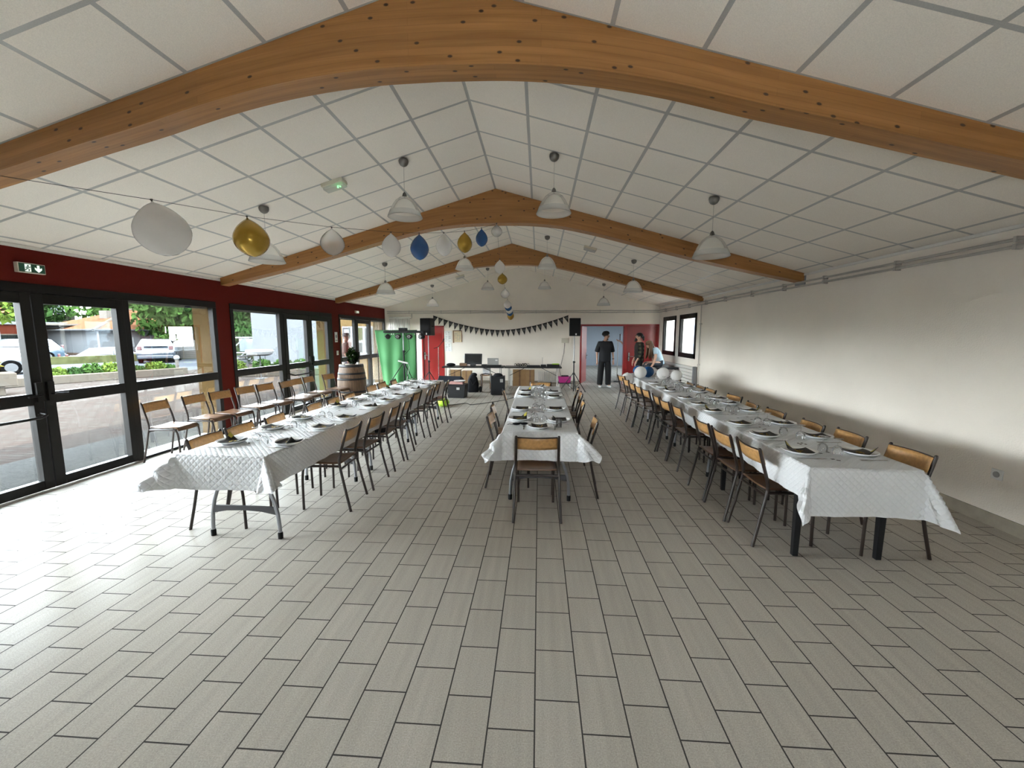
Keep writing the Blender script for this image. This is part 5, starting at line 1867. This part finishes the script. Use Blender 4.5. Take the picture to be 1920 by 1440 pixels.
for (x0, x1, z1, y0, lab, nm, mt) in ((-1.72, -1.56, .06, 12.22, 'low black control box between the monitor and laptop', 'control_box', 'black_plastic'), (-1.56, -1.12, .05, 12.18, 'black dj controller before the laptop', 'controller', 'black_plastic'), (-.36, .04, .045, 12.2, 'flat black mixer beside the heap of cables', 'mixer', 'black_plastic'), (.06, .22, .06, 12.25, 'small black receiver with an aerial', 'receiver', 'black_plastic'), (.24, .62, .075, 12.22, 'low black equipment case at the table end', 'equipment_case', 'black_plastic'), (-2.42, -2.20, .085, 12.40, 'small brown wooden box behind the monitor', 'wooden_box', 'brown_wood')):
    t = thing(nm, lab, 'equipment', (x0, y0, ZD))
    w = x1 - x0
    MB().box(0, w, 0, .2, 0, z1).build('case', mt, t, bevel=.006)
    m = MB()
    for k in range(max(3, int(w / .05))):
        m.lathe([(.008, 0), (.007, .012)], 8, TR(.025 + k * .048, .06, z1))
    m.build('knob', 'print_grey' if mt != 'brown_wood' else 'brown_wood', t)
    if nm == 'receiver':
        MB().tube([(.05, .1, z1), (.05, .1, z1 + .22)], .004, 6).build('aerial', 'black_plastic', t)
    if nm == 'equipment_case':
        MB().box(.16, .36, .02, .14, z1, z1 + .02).build('pad', 'hi_vis', t)
t = tag(MB().ball((0, 0, .05), .14, .07, .05).build('soft_case', 'black_fabric', smooth='all', loc=(-2.66, 12.30, ZD)), 'rounded black soft case at the window end of the music table', 'case')
m = MB()
rr = random.Random(9)
for k in range(7):
    c = (-.66 + k * .05, rr.uniform(12.25, 12.45))
    m.tube([(c[0] + .07 * math.cos(a), c[1] + .03 * math.sin(a * 1.3), ZD + .045 + .04 * math.sin(a * 2 + k) + .02 * rr.random()) for a in [j * .5 for j in range(14)]], .006, 6)
tag(m.build('cable_heap', 'black_rubber', smooth='all'), 'heap of black audio cables on the music table', 'cables')
# under and around the tables
t = thing('subwoofer', 'tall black speaker cabinet with a pale badge on the floor', 'speaker', (-1.12, 11.27, 0), math.radians(3))
MB().box(-.20, .19, -.16, .16, .015, .52).build('cabinet', 'black_plastic', t, bevel=.012)
MB().box(-.18, .17, -.166, -.16, .04, .49).build('grille', 'speaker_grille', t)
MB().box(.06, .14, -.17, -.166, .36, .45).build('badge', 'silver_plastic', t)
MB().ball((.0, 0, .53), .13, .10, .07).build('top_cover', 'black_fabric', t, smooth='all')
for x in (-.15, .15):
    MB().box(x - .02, x + .02, -.12, .12, 0, .016).build('foot', 'black_rubber', t)
t = thing('storage_crate', 'black lidded crate holding papers near the window-side row', 'crate', (-2.15, 10.73, 0), math.radians(-4))
MB().prism([(-.22, 0), (.22, 0), (.25, .33), (-.25, .33)], -.18, .18).build('box', 'black_plastic', t, bevel=.01)
MB().box(-.255, .255, -.19, .19, .33, .355).build('lid', 'black_plastic', t, bevel=.006)
MB().box(.02, .10, -.192, -.18, .22, .28, TR(0, -.004, 0)).build('label_card', 'silver_plastic', t)
tag(MB().box(-.21, .17, -.15, .15, 0, .05).build('paper_stack', 'print_pink', loc=(-2.16, 10.75, .356), bevel=.004), 'pinkish stack of papers on the black crate', 'papers')
t = tag(MB().lathe([(.02, 0), (.13, .012), (.16, .035), (.15, .035), (.02, .012)], 24).build('paper_plates', 'paper_white', smooth=True, loc=(-2.10, 10.76, .407)), 'stack of white paper plates on the black crate', 'plates')
t = thing('wedge_monitor', 'dark stage wedge speaker leaning behind the window-side row', 'speaker', (-2.62, 12.0, 0), math.radians(-12))
MB().prism([(-.17, 0), (.25, 0), (.25, .16), (.02, .44), (-.17, .36)], -.36, .36, 'x', RZ(PI)).build('cabinet', 'navy_plastic', t, bevel=.012)
MB().box(-.33, .33, -.27, -.25, .03, .15).build('grille', 'speaker_grille', t)
t = thing('gear_bag', 'slumped black gear bag beside the crate', 'bag', (-1.90, 11.75, 0), .2)
m = MB()
rr = random.Random(2)
m.prism([(-.17, 0), (.17, 0), (.16, .26), (.12, .42), (.02, .53), (-.08, .50), (-.15, .34)], -.14, .14)
m.build('sack', 'black_fabric', t, bevel=.05, smooth='all')
MB().ball((.03, -.02, .50), .09, .10, .06).build('flap', 'black_fabric', t, smooth='all')
MB().tube([(-.10, -.15, .40), (-.02, -.17, .22), (.10, -.15, .36)], .012, 6).build('strap', 'black_rubber', t, smooth=True)
t = thing('hand_truck', 'folded grey hand truck with black wheels', 'trolley', (-1.50, 11.75, 0), .4)
for s in (-1, 1):
    MB().tube([(s * .14, 0, .1), (s * .14, .12, .50)], .012, 8).build('rail', 'grey_steel', t, smooth=True)
    MB().lathe([(.02, -.02), (.085, -.022), (.085, .022), (.02, .02)], 18, TR(s * .18, .03, .087) @ Matrix.Rotation(PI / 2, 4, 'Y')).build('wheel', 'black_rubber', t, smooth=True)
MB().box(-.16, .16, -.14, .02, .02, .03).build('toe_plate', 'steel', t)
MB().tube([(-.14, .12, .5), (0, .13, .53), (.14, .12, .5)], .012, 8).build('grip', 'black_rubber', t, smooth=True)
t = thing('wooden_stool', 'small brown wooden stool under the music tables', 'stool', (-1.62, 12.55, 0))
MB().box(-.17, .17, -.15, .15, .40, .44).build('seat', 'brown_wood', t, bevel=.005)
for sx in (-1, 1):
    for sy in (-1, 1):
        MB().box(sx * .14 - .015, sx * .14 + .015, sy * .12 - .015, sy * .12 + .015, 0, .40).build('leg', 'brown_wood', t)
tag(MB().box(-.11, .11, -.09, .09, 0, .2).build('white_box', 'paper_white', loc=(-1.60, 12.55, .44)), 'white box on the brown stool', 'box')
for (x, y, w, d, h, rz, lab) in ((-.62, 13.35, .44, .3, .52, .05, 'tall cardboard box against the gable wall'), (-.27, 13.30, .26, .3, .52, -.03, 'narrow cardboard box with tape beside the tall one'), (-2.75, 13.35, .38, .3, .50, .06, 'cardboard box by the red door frame'), (-2.36, 13.38, .30, .3, .47, 0, 'cardboard box behind the wedge speaker')):
    t = thing('cardboard_box', lab, 'box', (x, y, 0), rz, 'cardboard boxes along the gable')
    MB().box(-w / 2, w / 2, -d / 2, d / 2, 0, h).build('carton', 'cardboard', t, bevel=.004)
    MB().box(-.025, .025, -d / 2 - .001, d / 2 + .001, .0, h + .001).build('tape', 'brown_wood', t)
tag(MB().box(-.05, .05, -.02, .02, 0, .5).build('white_post', 'white_paint', loc=(-.90, 13.25, 0)), 'narrow white panel edge beside the tall cardboard box', 'panel')
t = thing('low_stool', 'low white metal stool by the red doorway', 'stool', (.80, 12.75, 0))
MB().box(-.20, .20, -.16, .16, .16, .18).build('seat', 'black_plastic', t, bevel=.004)
for s in (-1, 1):
    MB().tube(bez([(s * .17, -.14, 0), (s * .17, -.13, .15), (s * .17, .13, .15), (s * .17, .14, 0)]), .010, 6).build('leg', 'white_paint', t, smooth=True)
t = thing('pink_box', 'magenta plastic box on the low white stool', 'box', (.80, 12.75, .18))
MB().prism([(-.17, 0), (.17, 0), (.20, .19), (-.20, .19)], -.12, .12).build('tub', 'pink_plastic', t, bevel=.012)
MB().box(-.10, .12, -.05, .06, .19, .22).build('contents', 'black_fabric', t, bevel=.01)
t = thing('microphone_stand', 'slim black microphone stand before the red door', 'microphone stand', (-3.10, 12.55, 0))
MB().lathe([(.13, 0), (.13, .015), (.02, .03)], 20).build('base', 'black_plastic', t, smooth=True)
MB().tube([(0, 0, .02), (0, 0, 1.27)], .010, 8).build('pole', 'steel', t, smooth=True)
MB().tube([(-.14, 0, 1.23), (0, 0, 1.28), (.16, -.02, 1.46)], .009, 8).build('boom', 'black_plastic', t, smooth=True)
MB().tube([(.15, -.02, 1.44), (.19, -.03, 1.53)], [.013, .020], 10).build('microphone', 'black_rubber', t, smooth=True)
cb = [(-3.5, 10.2, .008), (-2.6, 9.6, .008), (-2.05, 9.45, .008), (-1.75, 9.75, .008), (-1.6, 9.5, .008), (-1.3, 9.75, .008), (-.9, 10.2, .008), (-.55, 10.9, .008), (-.45, 11.4, .008), (-.6, 12.0, .008)]
tag(MB().tube([Vector(p) for p in bez(cb, 6)], .006, 6).build('floor_cable', 'black_rubber', smooth='all'), 'thin black cable trailing across the floor tiles', 'cable')
tag(MB().ball((0, 0, .08), .14, .22, .09).build('hi_vis_bag', 'hi_vis', smooth='all', loc=(-2.22, 9.35, 0)), 'bright yellow green bag on the floor past the chairs', 'bag')
tag(MB().tube([(0, 0, .02), (.14, .05, .03)], .03, 8).build('black_pouch', 'black_fabric', smooth='all', loc=(-2.02, 4.86, .445)), 'small black pouch on a chair of the window-side table', 'pouch')
# dark counter in the corner
t = thing('corner_counter', 'black topped counter under the small window', 'counter', (3.15, 11.55, 0))
MB().box(0, .70, 0, 1.55, .70, .755).build('worktop', 'black_plastic', t, bevel=.006)
for x in (.06, .64):
    for y in (.08, 1.45):
        MB().box(x - .025, x + .025, y - .025, y + .025, 0, .70).build('leg', 'black_plastic', t)
# ------------------------------------------------------------------ people
def person(t, spine, arms, legs, head, hs=1.0, skin_m='skin', shirt=None, sleeve=1.0, trousers=None, shoes=None, shirt_len=0, wide=1.0, leg_wide=1.0, hand_dir=None):
    """spine: pelvis, belly, chest, neck base; arms: two lists shoulder, elbow, wrist, palm; legs: two lists hip, knee, ankle, toe;
    head: centre of the skull, yaw, pitch. All in the thing's own frame (it faces -Y)."""
    V, Ed = [], []

    def a(p, r, frm=None, ry=None):
        V.append((p[0], p[1], p[2], r, ry or r))
        if frm is not None:
            Ed.append((frm, len(V) - 1))
        return len(V) - 1
    pe = a(spine[0], .125, None, .095)
    be = a(spine[1], .120, pe, .09)
    ch = a(spine[2], .140, be, .10)
    nb = a(spine[3], .082, ch, .066)
    hc, yaw, pit = head
    HM = TR(*hc) @ RZ(yaw) @ Matrix.Rotation(pit, 4, 'X')
    q = lambda x, y, z: tuple(HM @ Vector((x * hs, y * hs, z * hs)))
    nk = a(tuple((Vector(spine[3]) + Vector(q(0, .02, -.10))) / 2), .056, nb)
    jaw = a(q(0, -.022, -.060), .062, nk, .066)
    cr = a(q(0, .0, .015), .080, jaw, .094)
    a(q(0, .006, .072), .060, cr, .070)
    a(q(0, -.098, -.018), .012, cr)                 # nose
    for s in (-1, 1):
        a(q(s * .080, .012, -.012), .014, cr)       # ears
    for k, arm in enumerate(arms):
        s = a(arm[0], .056, ch)
        e = a(arm[1], .042, s)
        w = a(arm[2], .028, e, .024)
        pl = a(arm[3], .036, w, .018)
        d = (Vector(arm[3]) - Vector(arm[2])).normalized()
        side = d.cross(Vector((0, 1, 0)))
        side = side.normalized() if side.length > .1 else Vector((0, 0, 1))
        nrm = side.cross(d).normalized()
        P = Vector(arm[3]) + d * .025
        curl = .35
        for j, (o, ln) in enumerate(((-.026, .060), (-.009, .075), (.009, .070), (.026, .052))):
            b0 = P + side * o
            m1 = b0 + d * ln * .55 + nrm * ln * .15
            f1 = a(tuple(m1), .0088, pl)
            a(tuple(m1 + d * ln * .40 + nrm * ln * curl), .0075, f1)
        tb = Vector(arm[2]) * .35 + Vector(arm[3]) * .65 + side * (-.034 if k else .034)
        f1 = a(tuple(tb + d * .02 + nrm * .015), .0105, pl)
        a(tuple(tb + d * .05 + nrm * .028), .0085, f1)
    for leg in legs:
        h = a(leg[0], .088, pe)
        kn = a(leg[1], .058, h)
        cf = a(tuple((Vector(leg[1]) * .65 + Vector(leg[2]) * .35)), .056, kn)
        an = a(leg[2], .038, cf)
        a(leg[3], .036, an, .026)
    body = skin('body', V, Ed, skin_m, t, 1)
    for s in (-1, 1):
        MB().ball(q(s * .032, -.083, .008), .009, n=8, m=6).build('eye', 'hair_black', t)
    MB().tube([q(-.024, -.084, -.058), q(0, -.092, -.060), q(.024, -.084, -.058)], .0045, 6).build('mouth', 'print_pink', t)
    if shirt:
        V, Ed = [], []
        lo = Vector(spine[0]) + (Vector(spine[0]) - Vector(spine[1])).normalized() * shirt_len
        up = (Vector(spine[1]) - Vector(spine[0])).normalized()
        p00 = a(tuple(lo - up * .02), .185 * wide, None, .140 * wide)
        p0 = a(tuple(lo), .185 * wide, p00, .140 * wide)
        p1 = a(spine[1], .172 * wide, p0, .130 * wide)
        p2 = a(spine[2], .172 * wide, p1, .132 * wide)
        p3 = a(tuple(Vector(spine[3]) * .75 + Vector(spine[2]) * .25), .118, p2, .092)
        a(tuple(Vector(spine[3])), .088, p3, .076)
        for arm in arms:
            s = a(tuple(Vector(arm[0]) - Vector((0, 0, .02))), .078 * wide, p2)
            el = Vector(arm[0]).lerp(Vector(arm[1]), min(sleeve, 1.0))
            e = a(tuple(el), .068 * wide, s)
            if sleeve <= 1:
                a(tuple(el + (el - Vector(arm[0])).normalized() * .02), .068 * wide, e)
            else:
                a(tuple(Vector(arm[1]).lerp(Vector(arm[2]), sleeve - 1)), .046 * wide, e)
        skin('shirt', V, Ed, shirt, t, 1)
    if trousers:
        V, Ed = [], []
        p0 = a(spine[0], .150, None, .118)
        p1 = a(tuple(Vector(spine[0]).lerp(Vector(spine[1]), .75)), .146, p0, .116)
        a(tuple(Vector(spine[0]).lerp(Vector(spine[1]), .9)), .146, p1, .116)
        for leg in legs:
            h = a(tuple(Vector(leg[0]) - Vector((0, 0, .03))), .104 * leg_wide ** .5, p0)
            kn = a(leg[1], .076 * leg_wide, h)
            an = a(tuple(Vector(leg[2]).lerp(Vector(leg[1]), .06)), .070 * leg_wide, kn)
            a(tuple(Vector(leg[2])), .070 * leg_wide, an)
        skin('trousers', V, Ed, trousers, t, 1)
    if shoes:
        for leg in legs:
            an, to = Vector(leg[2]), Vector(leg[3])
            d = (to - an)
            d.z = 0
            d.normalize()
            V = [(*(an - d * .045 + Vector((0, 0, .045 - an.z))), .042, .042), (*(an + d * .05 + Vector((0, 0, .045 - an.z))), .046, .044), (*(an + d * .14 + Vector((0, 0, .036 - an.z))), .046, .034), (*(an + d * .19 + Vector((0, 0, .030 - an.z))), .034, .024)]
            skin('shoe', V, [(0, 1), (1, 2), (2, 3)], shoes, t, 1)
    return HM, q

# 1: man in the doorway, looking down towards the others
t = thing('person', 'person in a charcoal tee and wide black trousers standing in the red doorway', 'person', (2.06, 13.0, 0), math.radians(6))
LG = [[(-.095, 0, .92), (-.125, -.01, .50), (-.14, .02, .08), (-.16, -.12, .04)], [(.095, 0, .92), (.105, -.03, .50), (.115, -.02, .08), (.14, -.16, .04)]]
AM = [[(-.185, .0, 1.40), (-.245, .03, 1.13), (-.255, -.03, .90), (-.255, -.05, .81)], [(.185, .0, 1.40), (.245, .02, 1.13), (.255, -.05, .90), (.25, -.07, .81)]]
HM, q = person(t, [(0, 0, .95), (0, 0, 1.08), (0, 0, 1.29), (0, -.01, 1.465)], AM, LG, ((.02, -.035, 1.625), math.radians(48), math.radians(16)), 1.08, 'skin', 'tee_charcoal', 1.0, 'trouser_black', 'shoe_white', .12, 1.16, 1.4)
m = MB()
rr = random.Random(4)
m.ball(q(0, .022, .022), .094, .100, .086)
for k in range(70):
    th, ph = rr.uniform(0, 2 * PI), rr.uniform(-.35, 1.5)
    if math.sin(th) < -.25 and ph < .50:
        continue
    m.ball(q(.092 * math.cos(th) * math.cos(ph), .014 + .104 * math.sin(th) * math.cos(ph), .022 + .088 * math.sin(ph)), rr.uniform(.018, .028), n=8, m=6)
m.build('hair', 'hair_black', t, smooth='all')
MB().tube([q(-.055, -.086, .012), q(-.012, -.098, .010), q(.012, -.098, .010), q(.055, -.086, .012)], .0035, 5).build('glasses', 'black_plastic', t)
MB().ball(q(0, -.075, -.095), .022, .016, .020).build('goatee', 'hair_black', t, smooth='all')
MB().lathe([(.029, -.012), (.031, 0), (.029, .012)], 14, TR(.252, -.045, .905)).build('watch', 'black_rubber', t, smooth=True)

# 2: bearded man in a plaid shirt, in profile
t = thing('person', 'person in a dark plaid shirt with tied back hair and a beard', 'person', (2.93, 12.22, 0), math.radians(-88))
AM = [[(-.18, .0, 1.40), (-.215, .02, 1.13), (-.18, -.12, .91), (-.16, -.15, .83)], [(.18, .0, 1.40), (.215, .02, 1.13), (.18, -.12, .91), (.16, -.15, .83)]]
LG = [[(-.095, 0, .92), (-.105, 0, .50), (-.11, .03, .08), (-.12, -.12, .04)], [(.095, 0, .92), (.105, 0, .50), (.11, .03, .08), (.12, -.12, .04)]]
HM, q = person(t, [(0, 0, .95), (0, -.01, 1.08), (0, 0, 1.29), (0, -.01, 1.455)], AM, LG, ((0, -.035, 1.60), 0, math.radians(-4)), 1.08, 'skin', 'plaid_shirt', 1.75, 'trouser_black', 'shoe_white', .06, 1.08, 1.05)
m = MB()
m.ball(q(0, .020, .030), .093, .105, .082)
m.ball(q(0, .115, -.01), .045, .045, .048)
m.ball(q(0, .13, -.06), .030, .030, .05)
m.build('hair', 'hair_black', t, smooth='all')
m = MB()
m.ball(q(0, -.058, -.085), .056, .046, .048)
m.ball(q(0, -.080, -.115), .034, .028, .036)
m.build('beard', 'hair_black', t, smooth='all')

# 3: girl sitting on the counter edge, leaning forward, long hair falling
t = thing('person', 'person with long brown hair in a pale blue tee sitting on the counter', 'person', (3.38, 11.92, 0), math.radians(-84))
sp = [(0, .06, .86), (0, .03, .99), (0, -.09, 1.16), (0, -.17, 1.29)]
AM = [[(-.155, -.12, 1.26), (-.18, -.08, 1.03), (-.19, -.06, .84), (-.19, -.07, .785)], [(.155, -.13, 1.26), (.19, -.15, 1.02), (.19, -.20, .84), (.18, -.24, .79)]]
LG = [[(-.085, .02, .84), (-.10, -.36, .84), (-.10, -.38, .40), (-.10, -.50, .36)], [(.085, .02, .84), (.10, -.36, .84), (.10, -.40, .40), (.10, -.52, .36)]]
HM, q = person(t, sp, AM, LG, ((0, -.27, 1.375), 0, math.radians(38)), .95, 'skin', 'tee_blue', .55, 'denim_dark', 'shoe_white', .04, .92, .85)
m = MB()
m.ball(q(0, .020, .028), .094, .106, .084)
rr = random.Random(8)
for k in range(34):
    th = rr.uniform(-.2, PI + .2) if k < 24 else rr.uniform(0, 2 * PI)
    p0 = Vector(q(.085 * math.cos(th), .02 + .090 * math.sin(th), rr.uniform(-.02, .05)))
    L = rr.uniform(.30, .46)
    dx, dy = rr.uniform(-.05, .05), rr.uniform(-.05, .07)
    m.tube([p0, p0 + Vector((dx * .3, dy * .4 + .02, -L * .35)), p0 + Vector((dx * .7, dy * .8 + .02, -L * .7)), p0 + Vector((dx, dy, -L))], [.022, .026, .022, .007], 7)
m.build('hair', 'hair_brown', t, smooth='all')

# 4: someone outside the far bay, in profile with a bucket hat
t = thing('person', 'person in a dark bucket hat and beige shirt outside the far bay', 'person', (-5.98, 12.4, -.02), math.radians(118))
AM = [[(-.18, .0, 1.40), (-.22, .03, 1.13), (-.22, -.04, .90), (-.22, -.06, .82)], [(.18, .0, 1.40), (.22, .03, 1.13), (.22, -.04, .90), (.22, -.06, .82)]]
LG = [[(-.095, 0, .92), (-.105, 0, .50), (-.11, .03, .08), (-.12, -.12, .04)], [(.095, 0, .92), (.105, 0, .50), (.11, .03, .08), (.12, -.12, .04)]]
HM, q = person(t, [(0, 0, .95), (0, 0, 1.08), (0, 0, 1.29), (0, -.01, 1.45)], AM, LG, ((0, -.03, 1.60), 0, 0), 1.06, 'skin_dimmed', 'shirt_beige', 1.0, 'denim_dark', 'shoe_white', .06, 1.1, 1.1)
MB().lathe([(.150, .030), (.142, .028), (.105, .055), (.100, .10), (.085, .125), (.001, .130)], 26, HM, cap=False).build('hat', 'hat_dark', t, smooth='all')

# 5: someone behind the door post, only the reaching arm in view
t = thing('person', 'person behind the red door post reaching out an arm with a microphone', 'person', (3.16, 14.40, 0), math.radians(-90))
AM = [[(-.18, .0, 1.40), (-.215, .02, 1.13), (-.20, -.03, .90), (-.20, -.05, .82)], [(.17, -.02, 1.40), (.13, -.20, 1.22), (.06, -.36, 1.42), (.05, -.43, 1.44)]]
HM, q = person(t, [(0, 0, .95), (0, 0, 1.08), (0, 0, 1.29), (0, -.01, 1.45)], AM, LG, ((0, -.03, 1.60), 0, 0), 1.0, 'skin', 'tee_charcoal', .8, 'trouser_black', 'shoe_white', .06, 1.05, 1.1)
MB().ball(q(0, .016, .028), .092, .104, .082).build('hair', 'hair_brown', t, smooth='all')
t = thing('microphone', 'black microphone with a silver head held up by a hand in the doorway', 'microphone', (2.79, 14.44, 1.44))
MB().tube([(0, 0, 0), (0, 0, .18)], [.014, .019], 10).build('grip', 'black_plastic', t, smooth=True)
MB().ball((0, 0, .21), .028, .028, .032).build('head', 'steel', t, smooth='all')
t = thing('door_pole', 'thin pole standing at the edge of the blue room doorway', 'pole', (2.76, 14.65, 0))
MB().tube([(0, 0, .02), (0, 0, 1.45)], .014, 8).build('pole', 'pipe_grey', t, smooth=True)
MB().lathe([(.12, 0), (.12, .02)], 16).build('base', 'black_plastic', t)
bpy.context.view_layer.update()
